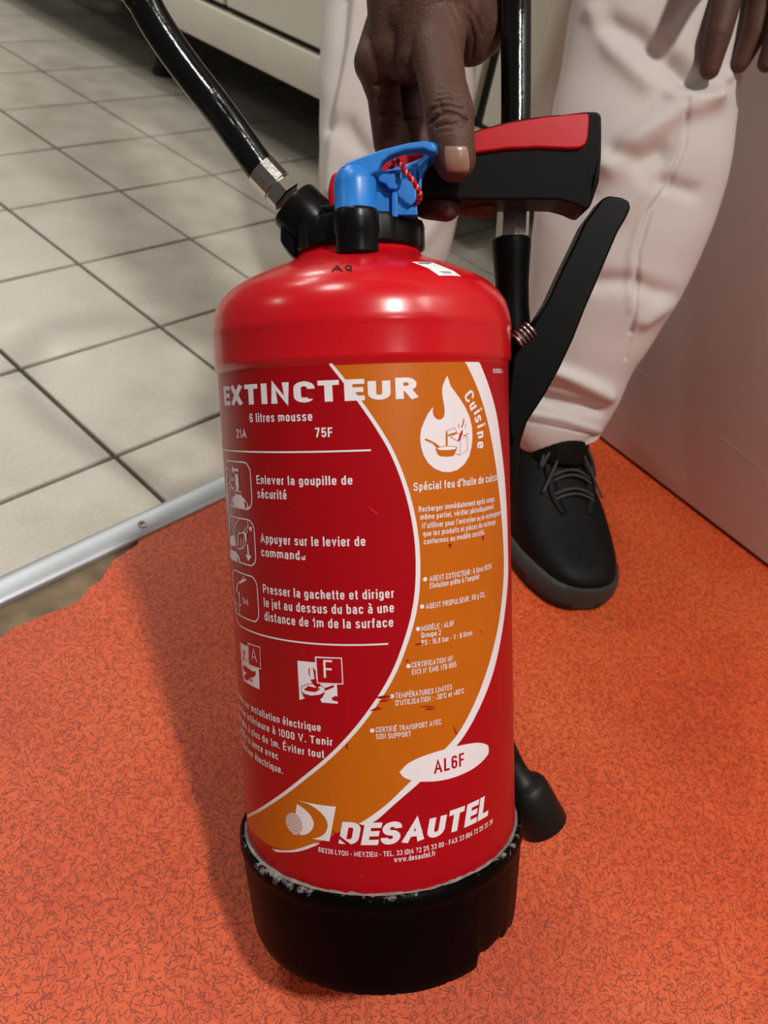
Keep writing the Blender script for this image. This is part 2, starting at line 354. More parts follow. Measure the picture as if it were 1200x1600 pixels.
# right panel
WA, WB = G(940, 690), G(1200, 890); WD = (WB-WA).normalized(); WN = Vector((-WD.y, WD.x, 0)); WE = G(868, 635); WE = WA + WD*(WE-WA).dot(WD)
bm = bmesh.new(); q = [WE, WE + WD*1.35, WE + WD*1.35 + WN*.045, WE + WN*.045]
prism(bm, [Vector((p.x, p.y, .005)) for p in q], Vector((0, 0, 1.6)), 0, .002)
wr = fin('wall_right', bm, M_WALL); wr['kind'] = 'structure'; wr['label'] = 'pale pinkish grey wall panel rising from the orange vinyl at the right'
bm = bmesh.new(); q = [WE + WN*.012, WE + WD*1.35 + WN*.012, WE + WD*1.35 + WN*.04, WE + WN*.04]
prism(bm, [Vector((p.x, p.y, 0)) for p in q], Vector((0, 0, .0052)))  # near-black strip: shade of the gap under the panel, put into colour
bb = fin('gap_shade_right', bm, M_DARK, smooth=0); bb['kind'] = 'structure'; bb['label'] = 'dark strip for the shade in the joint under the right wall panel'
for (pa, pb) in (((985, 568), (1017, 591)), ((1098, 672), (1112, 676)), ((1125, 682), (1200, 742))):   # light scratches on the panel
    def onw(u, v): d = ray(u, v); t = (WA-CAM).dot(WN)/d.dot(WN); return CAM + d*t - WN*.0002
    p, q = onw(*pa), onw(*pb); d = (q-p); n = d.cross(WN).normalized()*.0006
    bm = bmesh.new(); prism(bm, [p-n, q, p+n], -WN*.0002); o = fin('scratch', bm, M_BACK, wr, smooth=0)
# counter on legs: front plane through the rail
RZ0, RZ1 = .15, .217
CP = G(498, 156, RZ0); CDi = Vector((GC, GS, 0)); CN = Vector((GS, -GC, 0))
if CN.dot(CAM-CP) < 0: CN = -CN
def onfront(u, v, off=0): d = ray(u, v); t = (CP + CN*off - CAM).dot(CN)/d.dot(CN); return CAM + d*t
ce = (onfront(838, 160) - CP).dot(CDi)
def cbox(bm, s0, s1, d0, d1, z0, z1, mi=0, bev=0):
    mw = Matrix((CDi, -CN, Vector((0, 0, 1)))).transposed().to_4x4(); mw.translation = Vector((CP.x, CP.y, 0)); box(bm, (s0, d0, z0), (s1, d1, z1), mi, bev, 2, mw)
ct = thing('steel_counter', 'long stainless steel counter on feet, behind the person', 'counter', Matrix.Translation(Vector((CP.x, CP.y, 0))))
def cpart(name, bm, mm, lab=None, sm=40):
    o = fin(name, bm, mm, None, lab, sm); o.parent = ct; o.matrix_parent_inverse = ct.matrix_world.inverted(); return o
bm = bmesh.new(); cbox(bm, -1.6, ce, .02, .65, RZ0+.004, .86); cpart('body', bm, M_DARK, sm=0)
bm = bmesh.new(); cbox(bm, -1.6, ce, 0, .05, RZ0, RZ1, 0, .004); cpart('bottom_rail', bm, M_RAIL)
bm = bmesh.new(); cbox(bm, -1.62, ce+.02, -.02, .66, .86, .90, 0, .004); cpart('worktop', bm, M_STEEL)
gap = (onfront(760, 110) - CP).dot(CDi)
for s0, s1 in ((-1.6, -.95), (-.94, -.29), (-.28, gap-.012), (gap+.012, ce-.022)):
    bm = bmesh.new(); cbox(bm, s0, s1, .004, .03, RZ1+.012, .85, 0, .003); cpart('door_panel', bm, M_STEEL)
bm = bmesh.new(); cbox(bm, ce-.018, ce+.012, -.004, .05, RZ1+.004, .86, 0, .003); cpart('end_post', bm, M_RAIL, 'grey end post of the counter front')
for s in (-1.5, -.62, ce-.32):
    for d in (.10, .58):
        bm = bmesh.new(); p = CP + CDi*s - CN*d; lathe(bm, [(.024, .0), (.024, .012), (.017, .016), (.017, RZ0+.006)], 20, Vector((p.x, p.y, 0)), capA=True); cpart('foot', bm, M_DARK)
bm = bmesh.new(); cbox(bm, -2.2, 1.6, .70, .74, 0, 2.3); wb = fin('wall_back', bm, M_BACK, smooth=0); wb['kind'] = 'structure'; wb['label'] = 'beige back wall behind the steel counter'

# ================================================================== FIRE EXTINGUISHER (frame tilted back on its rear rim)
ext = thing('fire_extinguisher', 'red foam fire extinguisher with orange label, held by its handle and tilted back', 'fire extinguisher', EM)
DOME = [(.0, .012), (.060, .012), (.080, .018), (.0868, .030), (RC, .05), (RC, .351), (.0874, .3522), (.0886, .3532), (.0888, .356), (.0886, .369), (.0891, .3715), (.0893, .3735), (.0888, .376), (.0880, .381), (.0862, .3868), (.0825, .3925), (.0765, .3983), (.068, .4032), (.058, .4076), (.048, .4112), (.041, .4140), (.0375, .4163), (.0358, .4195), (.0355, .4300), (.030, .434)]
bm = bmesh.new(); lathe(bm, DOME, 160)
for f in bm.faces:
    zc = f.calc_center_median().z; f.material_index = 1 if zc < .351 else 0
cyo = fin('cylinder', bm, [M_RED, M_LRED], ext, 'glossy red steel cylinder', 50)
bvh = BVHTree.FromPolygons([v.co.copy() for v in cyo.data.vertices], [list(p.vertices) for p in cyo.data.polygons])
# black base ring with the broken rim
bm = bmesh.new(); RB = [(.0872, .0590), (.0878, .0622), (.0892, .0640), (.0908, .0638), (.0920, .0615), (.0921, .0565), (.0913, .0550), (.0908, .0520), (.0868, .0080), (.0860, .0030), (.0848, .0), (.0820, .0), (.0820, .010), (.0830, .05)]
CH0, CH1 = K(749, 1512, .0862)[0]/.0862, K(800, 1455, .0862)[0]/.0862
rings = lathe(bm, RB, 240)
for ring in rings:
    for v in ring:
        a = math.atan2(v.co.x, -v.co.y)
        if v.co.z < .02:
            n = noise.noise(v.co*260)*.0012 + noise.noise(v.co*90)*.0008
            wgt = 1 - v.co.z/.02
            v.co.z += max(0, n)*wgt
            if CH0 < a < CH1 and v.co.z < .009: v.co.z += (.0068 if a < CH0+(CH1-CH0)*.62 else .0030)*(1+.4*noise.noise(v.co*300))
        elif v.co.z > .05: v.co.z += noise.noise(v.co*220)*.0007; 
fin('base_ring', bm, M_RING, ext, 'black plastic foot ring with a chipped lower rim', 35)
bm = bmesh.new()                     # worn crust of old paint where the ring meets the cylinder
seg = 200; ra = [bm.verts.new((0, 0, 0)) for _ in range(seg)]; rb_ = [bm.verts.new((0, 0, 0)) for _ in range(seg)]; rc_ = [bm.verts.new((0, 0, 0)) for _ in range(seg)]
for k in range(seg):
    a = 2*pi*k/seg; c_, s_ = math.sin(a), -math.cos(a); n = .4*noise.noise(Vector((c_*9, s_*9, 1))) + .6*noise.noise(Vector((c_*30, s_*30, 4)))
    ra[k].co = (c_*.08705, s_*.08705, .0640 + max(-.0007, n*.0018)); rb_[k].co = (c_*.0880, s_*.0880, .0634 + n*.0006); rc_[k].co = (c_*.0888, s_*.0888, .0634)
for k in range(seg):
    k2 = (k+1) % seg; bm.faces.new((ra[k], ra[k2], rb_[k2], rb_[k])); bm.faces.new((rb_[k], rb_[k2], rc_[k2], rc_[k]))
fin('paint_crust', bm, M_WORN, ext, 'pale flaking crust above the foot ring')

# ---------------------------------------------------------------- label: flat print wrapped on the cylinder
label = bpy.data.objects.new('label', None); COL.objects.link(label); label.parent = ext; label['label'] = 'printed label in red, orange and white'
def wrap(name, bm, mm, layer, R=RC):
    xs = [v.co.x for v in bm.verts]
    if not xs: bm.free(); return None
    stp = .0025; k0 = math.floor(min(xs)/stp); k1 = math.ceil(max(xs)/stp)
    for k in range(k0+1, k1):
        bmesh.ops.bisect_plane(bm, geom=bm.verts[:]+bm.edges[:]+bm.faces[:], plane_co=(k*stp, 0, 0), plane_no=(1, 0, 0))
    r = R + .00010 + layer*.00007
    for v in bm.verts:
        a = v.co.x/R; q = r + v.co.z; v.co = (q*math.sin(a), -q*math.cos(a), v.co.y)
    bm.normal_update()
    for f in bm.faces:
        c = f.calc_center_median()
        if f.normal.x*c.x + f.normal.y*c.y < 0: f.normal_flip()
    return fin(name, bm, mm, label, smooth=0, recalc=False)
def poly(bm, *loops):
    tri = tessellate_polygon([[Vector((p[0], p[1], 0)) for p in l] for l in loops]); vs_ = [bm.verts.new((p[0], p[1], 0)) for l in loops for p in l]
    for t in tri:
        if len(set(t)) == 3:
            try: bm.faces.new([vs_[k] for k in t])
            except ValueError: pass
def KP(pts): return [K(*p) for p in pts]
def KS(pts, n=6): return [(q.x, q.y) for q in crom([Vector((*K(*p), 0)) for p in pts], n)]
def strip2(bm, P, w0):
    """ribbon of width w0 (m, number or per-point list) along flat polyline P"""
    n = len(P); ws = w0 if isinstance(w0, list) else [w0]*n; a = []; b = []
    for i in range(n):
        p, q = Vector(P[max(i-1, 0)]), Vector(P[min(i+1, n-1)]); d = (q-p).normalized() if (q-p).length > 1e-9 else Vector((1, 0)); nn = Vector((-d.y, d.x))*ws[i]*.5; c = Vector(P[i])
        a.append(bm.verts.new((*(c+nn), 0))); b.append(bm.verts.new((*(c-nn), 0)))
    for i in range(n-1): bm.faces.new((a[i], a[i+1], b[i+1], b[i]))
def disc(bm, c, rx, rz, n=24): poly(bm, [(c[0]+rx*math.cos(2*pi*k/n), c[1]+rz*math.sin(2*pi*k/n)) for k in range(n)])

ztop = .3505
inL = KS([(515, 566.5), (540, 598), (564, 630), (590, 668), (612, 706), (630, 750), (643, 796), (650.5, 840), (653, 880), (651.5, 925), (645, 965), (634, 1003), (618, 1045), (596, 1085), (560, 1135), (520, 1178), (480, 1212), (440, 1243), (405, 1266), (387, 1275.5)])
outL = KS([(726, 564), (745, 605), (758, 645), (768, 690), (776, 740), (782, 795), (786, 850), (786.5, 900), (781, 960), (771, 1010), (757, 1058), (738, 1105), (714, 1148), (685, 1180), (640, 1222), (606, 1255), (574, 1279), (560, 1287)])
outR = KS([(748, 564), (764, 605), (776, 650), (783, 700), (788, 745), (791.5, 800), (793, 850), (793.5, 900), (788, 960), (780, 1010), (768, 1058), (748, 1108), (726, 1148), (700, 1180), (656, 1222), (618, 1255), (590, 1280), (572, 1290)])
inL[0] = (inL[0][0], ztop); outL[0] = (outL[0][0], ztop); outR[0] = (outR[0][0], ztop)
bot = KS([(560, 1287), (530, 1300), (490, 1320), (460, 1327), (432, 1325), (415, 1317), (400, 1304), (389, 1289), (387, 1275.5)])
bm = bmesh.new(); poly(bm, outL + bot[1:-1] + inL[::-1]); wrap('orange_band', bm, M_ORANGE, 0)
bm = bmesh.new(); poly(bm, outL + outR[::-1])
lo1 = KS([(425, 1325.5), (446, 1328.5), (466, 1326), (488, 1318.5), (497, 1317)]); lo2 = KS([(432, 1331), (446, 1331.5), (468, 1330), (490, 1322.5), (500, 1317.5)]); poly(bm, lo1 + lo2[::-1])
strip2(bm, inL, [.0017 + .0010*(1-abs(2*i/len(inL)-1)) for i in range(len(inL))]); wrap('white_stripe', bm, M_WHITE, 1)

GLYPH = {}                           # sans grotesque drawn with strokes: char -> (width, [(rounding, closed, points)]), x in widths, y in cap heights
def glyphs(txt):
    for ln in txt.strip().split('\n'):
        ch, wd, *ss = ln.split(); st = []
        for q in ss:
            hd, pp = q.split(':'); P = [tuple(float(x) for x in p.split(',')) for p in pp.split(';')]
            if ch.islower(): P = [(x, y*.945 if .3 < y < .8 else y) for x, y in P]
            st.append((float(hd.strip('*')), '*' in hd, P))
        GLYPH[ch] = (float(wd), st)
glyphs("""
A .62 0:0,0;.5,1;1,0 0:.2,.3;.8,.3
B .54 0:0,0;0,1 .5:0,1;.95,1;.95,.53;0,.53 .5:0,.53;1,.53;1,0;0,0
C .56 .5:1,.68;1,1;0,1;0,0;1,0;1,.32
D .55 0:0,0;0,1 .5:0,1;1,1;1,0;0,0
E .47 0:1,1;0,1;0,0;1,0 0:0,.51;.9,.51
F .45 0:1,1;0,1;0,0 0:0,.49;.88,.49
G .56 .5:1,.7;1,1;0,1;0,0;1,0;1,.45 0:1,0;1,.47;.55,.47
H .55 0:0,0;0,1 0:1,0;1,1 0:0,.52;1,.52
I .0 0:0,0;0,1
J .45 .5:1,1;1,0;0,0;0,.3
K .55 0:0,0;0,1 0:1,1;.05,.4 0:.32,.58;1,0
L .45 0:0,1;0,0;1,0
M .74 0:0,0;0,1;.5,.2;1,1;1,0
N .55 0:0,0;0,1;1,0;1,1
O .56 *.5:0,0;0,1;1,1;1,0
P .52 0:0,0;0,1 .5:0,1;1,1;1,.44;0,.44
R .54 0:0,0;0,1 .5:0,1;.97,1;.97,.48;0,.48 0:.55,.46;1,0
S .54 .5:1,.76;1,1;0,1;0,.55;1,.48;1,0;0,0;0,.24
T .52 0:0,1;1,1 0:.5,1;.5,0
U .54 .5:0,1;0,0;1,0;1,1
V .58 0:0,1;.5,0;1,1
X .58 0:0,0;1,1 0:0,1;1,0
Y .58 0:0,1;.5,.45;1,1 0:.5,.45;.5,0
Z .5 0:0,1;1,1;0,0;1,0
É .47 0:1,1;0,1;0,0;1,0 0:0,.51;.9,.51 0:.4,1.2;.75,1.35
È .47 0:1,1;0,1;0,0;1,0 0:0,.51;.9,.51 0:.6,1.2;.25,1.35
0 .46 *.5:0,0;0,1;1,1;1,0
1 .26 0:0,.74;.45,.8;.95,1;.95,0
2 .46 .5:0,.7;0,1;1,1;1,.56;.5,.3;0,0 0:0,0;1,0
3 .48 .5:0,.8;0,1;.95,1;.95,.53;.5,.53 .5:.5,.53;1,.53;1,0;0,0;0,.2
4 .50 0:.75,0;.75,1;0,.26;1,.26
5 .48 0:.95,1;.1,1;.04,.5 .5:.04,.5;.3,.6;1,.6;1,0;0,0;0,.2
6 .48 .5:1,.8;1,1;0,1;0,.25 *.5:0,0;0,.58;1,.58;1,0
7 .46 0:0,1;1,1;.3,0
8 .46 *.5:.05,.54;.05,1;.95,1;.95,.54 *.5:0,0;0,.54;1,.54;1,0
9 .48 .5:0,.2;0,0;1,0;1,.75 *.5:0,.42;0,1;1,1;1,.42
a .44 .5:.06,.58;.06,.74;.95,.74;.95,.3 0:.95,.5;.95,0 .4:.95,.43;0,.40;0,0;.95,.02
b .43 0:0,0;0,1 *.5:0,0;0,.74;1,.74;1,0
c .42 .5:1,.53;1,.74;0,.74;0,0;1,0;1,.21
d .43 0:1,0;1,1 *.5:0,0;0,.74;1,.74;1,0
e .43 .5:0,.37;0,.74;1,.74;1,.37 .5:0,.37;0,0;1,0;1,.16 0:.1,.36;.9,.36
f .26 .5:1,1;.4,1;.4,0 0:-.1,.72;.95,.72
g .43 *.5:0,.02;0,.74;1,.74;1,.02 .5:1,.74;1,-.27;0,-.27;0,-.16
h .42 0:0,0;0,1 .5:0,.4;0,.74;1,.74;1,0
i .0 0:0,0;0,.73 0:0,1;0,1.02
j .1 .5:1,.73;1,-.27;-.6,-.27 0:1,1;1,1.02
k .42 0:0,0;0,1 0:.95,.73;.05,.3 0:.3,.44;1,0
l .0 0:0,0;0,1
m .70 0:0,0;0,.73 .3:0,.4;0,.74;.5,.74;.5,0 .3:.5,.4;.5,.74;1,.74;1,0
n .42 0:0,0;0,.73 .5:0,.4;0,.74;1,.74;1,0
o .43 *.5:0,0;0,.74;1,.74;1,0
p .43 0:0,-.27;0,.73 *.5:0,0;0,.74;1,.74;1,0
q .43 0:1,-.27;1,.73 *.5:0,0;0,.74;1,.74;1,0
r .25 0:0,0;0,.73 .5:0,.4;0,.72;1,.72
s .42 .5:1,.6;1,.74;.03,.74;.03,.41;1,.35;1,0;0,0;0,.15
t .24 .4:.4,.93;.4,0;1,0 0:-.1,.72;.95,.72
u .42 0:1,0;1,.73 .5:0,.73;0,0;1,0;1,.3
v .44 0:0,.73;.5,0;1,.73
w .66 0:0,.73;.25,0;.5,.7;.75,0;1,.73
x .44 0:0,.73;1,0 0:0,0;1,.73
y .44 0:0,.73;.5,.0 0:1,.73;.4,-.27;.05,-.27
z .40 0:0,.73;1,.73;0,0;1,0
. .0 0:0,.0;0,.02
, .0 0:0,.04;-.02,-.1
: .0 0:0,.0;0,.02 0:0,.62;0,.66
' .0 0:0,.8;0,1
( .14 .8:1,1.02;0,.75;0,.1;1,-.2
) .14 .8:0,1.02;1,.75;1,.1;0,-.2
- .24 0:0,.38;1,.38
+ .36 0:0,.4;1,.4 0:.5,.15;.5,.65
° .16 *.5:0,.74;0,1;1,1;1,.74
₂ .22 .4:0,.1;0,.2;1,.2;1,.05;0,-.2 0:0,-.2;1,-.2
""")
for a_, b_, acc in (('é', 'e', (.35, .96, .8, 1.10)), ('è', 'e', (.7, .96, .25, 1.10)), ('à', 'a', (.7, .96, .25, 1.10))):
    GLYPH[a_] = (GLYPH[b_][0], GLYPH[b_][1] + [(0, False, [acc[:2], acc[2:]])])
GLYPH['ê'] = (GLYPH['e'][0], GLYPH['e'][1] + [(0, False, [(.1, .9), (.5, 1.04), (.9, .9)])])
def roundpath(P, r, closed):
    if r <= 0: return P
    out = []; n = len(P)
    for i in range(n):
        if not closed and i in (0, n-1): out.append(P[i]); continue
        p, a, b = P[i], P[i-1], P[(i+1) % n]; la, lb = (a-p).length, (b-p).length
        if la < 1e-6 or lb < 1e-6: continue
        fa = .5 if (closed or 0 < i-1) else .98; fb = .5 if (closed or i+1 < n-1) else .98
        rr = min(r, la*fa, lb*fb); q0 = p + (a-p)*(rr/la); q1 = p + (b-p)*(rr/lb)
        for k in range(7):
            t = k/6; x = p.lerp(q0, .56) ; y = p.lerp(q1, .56); x, y = q0.lerp(p, .56), q1.lerp(p, .56)
            out.append(q0*(1-t)**3 + x*3*t*(1-t)**2 + y*3*t*t*(1-t) + q1*t**3)
    return [q for k, q in enumerate(out) if k == 0 or (q-out[k-1]).length > 1e-6]
def ribbon(bm, P, hw, closed, f, z=0, cap=1):
    n = len(P)
    if closed and (P[0]-P[-1]).length < 1e-6: P = P[:-1]; n -= 1
    if not closed:
        P = list(P); P[0] = P[0] + (P[0]-P[1]).normalized()*hw*cap; P[-1] = P[-1] + (P[-1]-P[-2]).normalized()*hw*cap
    A, B = [], []
    for i in range(n):
        d0 = (P[i]-P[i-1]).normalized() if (closed or i) else None; d1 = (P[(i+1) % n]-P[i]).normalized() if (closed or i < n-1) else None
        d0 = d0 or d1; d1 = d1 or d0; n0, n1 = Vector((-d0.y, d0.x)), Vector((-d1.y, d1.x)); m_ = n0+n1
        m_ = n0 if m_.length < 1e-4 else m_.normalized(); k = hw/max(.45, m_.dot(n0))
        A.append(bm.verts.new((*f(P[i]+m_*k), z))); B.append(bm.verts.new((*f(P[i]-m_*k), z)))
    for i in range(n if closed else n-1): bm.faces.new((A[i], A[(i+1) % n], B[(i+1) % n], B[i]))
def layout(s, sw, sp=.16):
    x = 0; out = []
    for ch in s:
        if ch == ' ': x += .24 + sp*.4; continue
        wd, ss = GLYPH[ch]; hw = sw/2; kw = wd + (0 if wd < .05 else max(0, sw-.16)*1.2); inw = max(kw-sw, 0) if wd > .05 else 0; adv = inw + sw
        for r, cl, P in ss: out.append((roundpath([Vector((x+hw+p[0]*inw, hw+p[1]*(1-sw))) for p in P], r*min(max(inw, .05), .8), cl), cl, 0 if r > 0 and len(P) > 3 else 1))
        x += adv + sp - (.05 if ch in 'CRE' else 0)*(sw > .2)
    return out, x - sp
def text(s, l, r, top, sw=.17, mm=None, layer=2, slant=0, name='lettering', sp=.15, box_=None):
    """one line of print: l, r = baseline ends, top = point on the cap line (surveyed) or cap height in m"""
    if box_: s0, s1, zb, ht = box_
    else:
        (s0, z0), (s1, z1) = K(*l), K(*r); zb = (z0+z1)/2; ht = K(*top)[1] - z0 if isinstance(top, tuple) else top
    st, wd = layout(s, sw, sp); kx = (s1-s0)/((wd + abs(slant))*ht); bm = bmesh.new()
    for n, (P, cl, cap) in enumerate(st):
        if len(P) > 1: ribbon(bm, P, sw/2, cl, lambda q: (s0 + (q.x + q.y*slant)*ht*kx, zb + q.y*ht), (n % 7)*6e-6, cap)
    return wrap(name, bm, mm or M_WHITE, layer)
text('EXTINCTEUR', (351.6, 632.4), (649.4, 624), (351, 602.4), .23, sp=.14)
text('6 litres mousse', (391, 659.6), (488.4, 658), (391, 645.6), .155)
text('21A', (370.4, 684), (385.6, 683.6), (370.4, 670.4), .15)
text('75F', (493, 683.4), (520, 682.8), (493, 668.4), .16)
text('Enlever la goupille de', (401.6, 756), (551, 757), (401.6, 742.4), .15)
text('sécurité', (403, 778.5), (448.4, 780), .0049, .15)
text('Appuyer sur le levier de', (408, 848), (571, 852), (408, 833.75), .15)
text('commande', (409.25, 870.5), (478, 873.7), .0049, .15)
text('Presser la gachette et diriger', (411.75, 926.3), (615.5, 933.7), (411.75, 912.5), .15)
text('le jet au dessus du bac à une', (413.25, 948.75), (615.5, 955.5), .0052, .15)
text('distance de 1m de la surface', (414.25, 969.5), (614.5, 978.75), .0052, .15)
text("Spécial feu d'huile de cuisson", (646, 766), (780, 751), (646, 753), .15)
for s, l, r in (("Recharger immédiatement après usage,", (654, 799), (772.4, 784)), ("même partiel, vérifier périodiquement.", (656.6, 811.6), (771.6, 795.6)),
                ("N'utiliser pour l'entretien ou le rechargement", (659.4, 824), (783, 805.6)), ("que les produits et pièces de rechange", (661, 837), (773.4, 820)), ("conformes au modèle certifié.", (662, 850), (757, 836))):
    text(s, l, r, .0030, .14)
for s, l, r in (("AGENT EXTINCTEUR : 6 litres BC50", (671, 907.6), (767, 889)), ("(Solution prête à l'emploi)", (671.4, 918.4), (748, 905)), ("AGENT PROPULSEUR : 60 g CO₂", (665.4, 950.4), (757, 933)),
                ("MODÈLE : AL6F", (658, 985.4), (709, 978.4)), ("Groupe 2", (658, 996.4), (688.6, 992.4)), ("PS : 16,8 bar - V : 8 litres", (658.4, 1007.6), (737.4, 993)),
                ("CERTIFICATION NF:", (643, 1043.6), (708.4, 1032)), ("EN3 N° EM6 170 895", (643.6, 1054.4), (712.4, 1041.6)), ("TEMPÉRATURES LIMITES", (617.6, 1091), (706, 1077)),
                ("D'UTILISATION : -30°C et +80°C", (618, 1102), (724.4, 1083)), ("CERTIFIÉ TRANSPORT AVEC", (587.4, 1144.4), (689, 1131)), ("SON SUPPORT", (587.6, 1155.4), (642, 1149.6))):
    text(s, l, r, .0030, .14)
for c in ((664, 905), (659.4, 947.6), (653, 982.6), (638, 1040.6), (612.4, 1087.6), (581.6, 1141.2)): 
    bm = bmesh.new(); disc(bm, K(*c), .0012, .0012, 16); wrap('bullet', bm, M_WHITE, 2)
# left lower paragraph runs round to the hidden side
for s, r, h_, wd in (('Utilisable sur installation électrique', (501.6, 1142.7), .0045, .0905), ('de tension inférieure à 1000 V. Tenir', (520, 1165), .0045, .098), ("l'extincteur à plus de 1m. Éviter tout", (507, 1184.4), .0045, .094),
                     ('contact de la lance avec', (435.3, 1187.3), .0045, .062), ('un conducteur électrique.', (442.7, 1209.3), .0045, .065)):
    s1, z1 = K(*r); text(s, None, None, None, .15, box_=(s1-wd, s1, z1, h_))
text('8315035 A', (770, 583), (784.4, 583), .0024, .15)
# emblem oval
bm = bmesh.new(); poly(bm, KS([(624, 1206), (640, 1191), (670, 1178), (708, 1167), (735, 1161.5), (750, 1160.6), (761, 1164), (763, 1170), (761, 1180), (740, 1200), (700, 1217), (660, 1221), (634, 1216), (624, 1206)], 5)[:-1]); wrap('oval_badge', bm, M_WHITE, 2)
text('AL6F', (678, 1207), (725, 1197), (677.6, 1186.5), .16, M_LRED, 3)
text('DESAUTEL', (529, 1316.5), (766, 1272), (534.8, 1282.5), .235, M_WHITE, 2, .17, sp=.10)
text('69330 LYON - MEYZIEU - TEL. 33 (0)4 72 25 33 00 - FAX 33 (0)4 72 25 33 39', (498, 1330), (769, 1287), .0030, .14)
text('www.desautel.fr', (615.6, 1346.4), (680, 1337), .0032, .145)
# rules, frame line
bm = bmesh.new(); (a0, az), (b0, bz) = K(346, 701), K(579.6, 702.6); strip2(bm, [(a0-.02, .3074), (b0, .3074)], .0009)
b0 = K(606.4, 1005.8)[0]; ce2 = K(390, 987)[0]; fx = -.1035
strip2(bm, [(fx, .297), (fx, .216), (fx+.0012, .211), (fx+.005, .2072), (fx+.010, .2056), (ce2, .2055), (b0, .2055)], .0009); wrap('rule_line', bm, M_WHITE, 2)
# pictograms in rounded frames
def rrect(bm, x0, x1, z0, z1, r, wd):
    P = []
    for cx, cz, a0 in ((x1-r, z1-r, 0), (x0+r, z1-r, 90), (x0+r, z0+r, 180), (x1-r, z0+r, 270)):
        for k in range(7): a = math.radians(a0+15*k); P.append((cx+r*math.cos(a), cz+r*math.sin(a)))
    P += [P[0], P[1]]; strip2(bm, P, wd)
def picto(name, lines, fills, mm=M_WHITE, layer=2, wd=.0006, frame=None, reds=(), rmat=None):
    bm = bmesh.new()
    for l in lines: strip2(bm, KP(l), wd)
    for f in fills: poly(bm, KP(f))
    if frame: rrect(bm, *frame)
    o = wrap(name, bm, mm, layer)
    if reds:
        bm = bmesh.new()
        for f in reds: poly(bm, KP(f))
        wrap(name + '_detail', bm, rmat or M_LRED, layer+1)
    return o
def zoom(x0, y0, k): return lambda *pts: [(x0 + p[0]*k, y0 + p[1]*k) for p in pts]
z = zoom(335, 700, 1/12.)
(xa, _), (_, za), (_, zb) = K(393, 760), K(385, 722.5), K(389, 796)
picto('pictogram', [z((225, 385), (260, 375), (300, 420), (320, 510), (300, 545), (262, 500), (240, 560), (235, 640)), z((180, 500), (200, 430), (225, 385)), z((262, 500), (300, 545), (375, 565), (375, 600), (320, 600), (310, 660), (265, 665), (270, 730), (310, 750)),
      z((310, 660), (350, 740), (385, 740), (385, 770), (345, 770), (310, 700)), z((230, 840), (265, 920), (300, 850), (320, 760), (300, 740), (270, 800), (250, 860)), z((390, 800), (395, 860), (520, 890), (515, 825), (390, 800))],
      [z((330, 400), (365, 325), (368, 380), (455, 390), (458, 440), (372, 432), (378, 500)), z((395, 485), (450, 490), (465, 660), (468, 700), (460, 800), (420, 795), (410, 720), (398, 640)),
       z((335, 1080), (330, 1000), (350, 920), (400, 890), (400, 870), (520, 895), (530, 915), (600, 985), (650, 1100), (640, 1150))], frame=(-.1025, xa, zb, za, .006, .0008),
      reds=[z((565, 1000), (590, 995), (620, 1060), (625, 1125), (585, 1120)), z((350, 1080), (345, 1000), (360, 980), (368, 1085)), z((400, 810), (505, 832), (510, 870), (405, 850))])
z = zoom(340, 795, 1/12.); (xa, _), (_, za), (_, zb) = K(399, 850), K(388, 812), K(394, 884)
picto('pictogram', [z((410, 195), (380, 240), (345, 280), (335, 400), (330, 500), (345, 600), (350, 690)), z((525, 345), (510, 420), (490, 440), (410, 465), (380, 510), (380, 620), (365, 700), (410, 760), (450, 745), (490, 740), (520, 680), (545, 600)), z((400, 550), (385, 690)), z((450, 550), (430, 740)), z((500, 560), (470, 740)),
      z((565, 230), (580, 300), (555, 370), (560, 460)), z((410, 410), (405, 470)), z((150, 0), (170, 100), (250, 650))],
      [z((255, 510), (320, 490), (345, 600), (340, 700), (270, 690), (240, 640)), z((490, 440), (540, 445), (555, 610), (525, 600), (510, 520)), z((555, 665), (578, 668), (600, 860), (640, 890), (585, 985), (532, 855), (570, 862)),
       z((580, 350), (640, 330), (652, 420), (625, 415)), z((245, 750), (355, 800), (420, 900), (440, 1000), (370, 1000), (245, 920))], frame=(-.1025, xa, zb, za, .006, .0008),
      reds=[z((375, 890), (400, 930), (420, 1000), (385, 985)), z((395, 490), (415, 485), (420, 530), (400, 535)), z((430, 485), (445, 480), (452, 530), (437, 535)), z((462, 485), (478, 485), (490, 540), (470, 535))])
z = zoom(345, 880, 1/12.); (xa, _), (_, za), (_, zb) = K(403.5, 935), K(392, 900), K(397, 971)
picto('pictogram', [z((215, 600), (260, 700), (310, 770), (350, 830), (365, 860), (365, 960)), z((290, 790), (295, 890)), z((320, 840), (300, 900)), z((345, 860), (340, 930)), z((295, 640), (310, 760))],
      [z((330, 370), (400, 300), (480, 285), (490, 310), (450, 340), (380, 380)), z((410, 280), (430, 240), (450, 235), (420, 290)), z((322, 370), (335, 380), (322, 460), (318, 560), (298, 520), (300, 460)),
       z((335, 570), (350, 520), (375, 580), (362, 585), (372, 765), (390, 765), (375, 825), (345, 760), (358, 760), (346, 585))], frame=(-.1025, xa, zb, za, .006, .0008))
text('1M', (379.3, 943), (388.5, 945.5), (379.3, 933), .13)
z = zoom(360, 990, 1/6.)
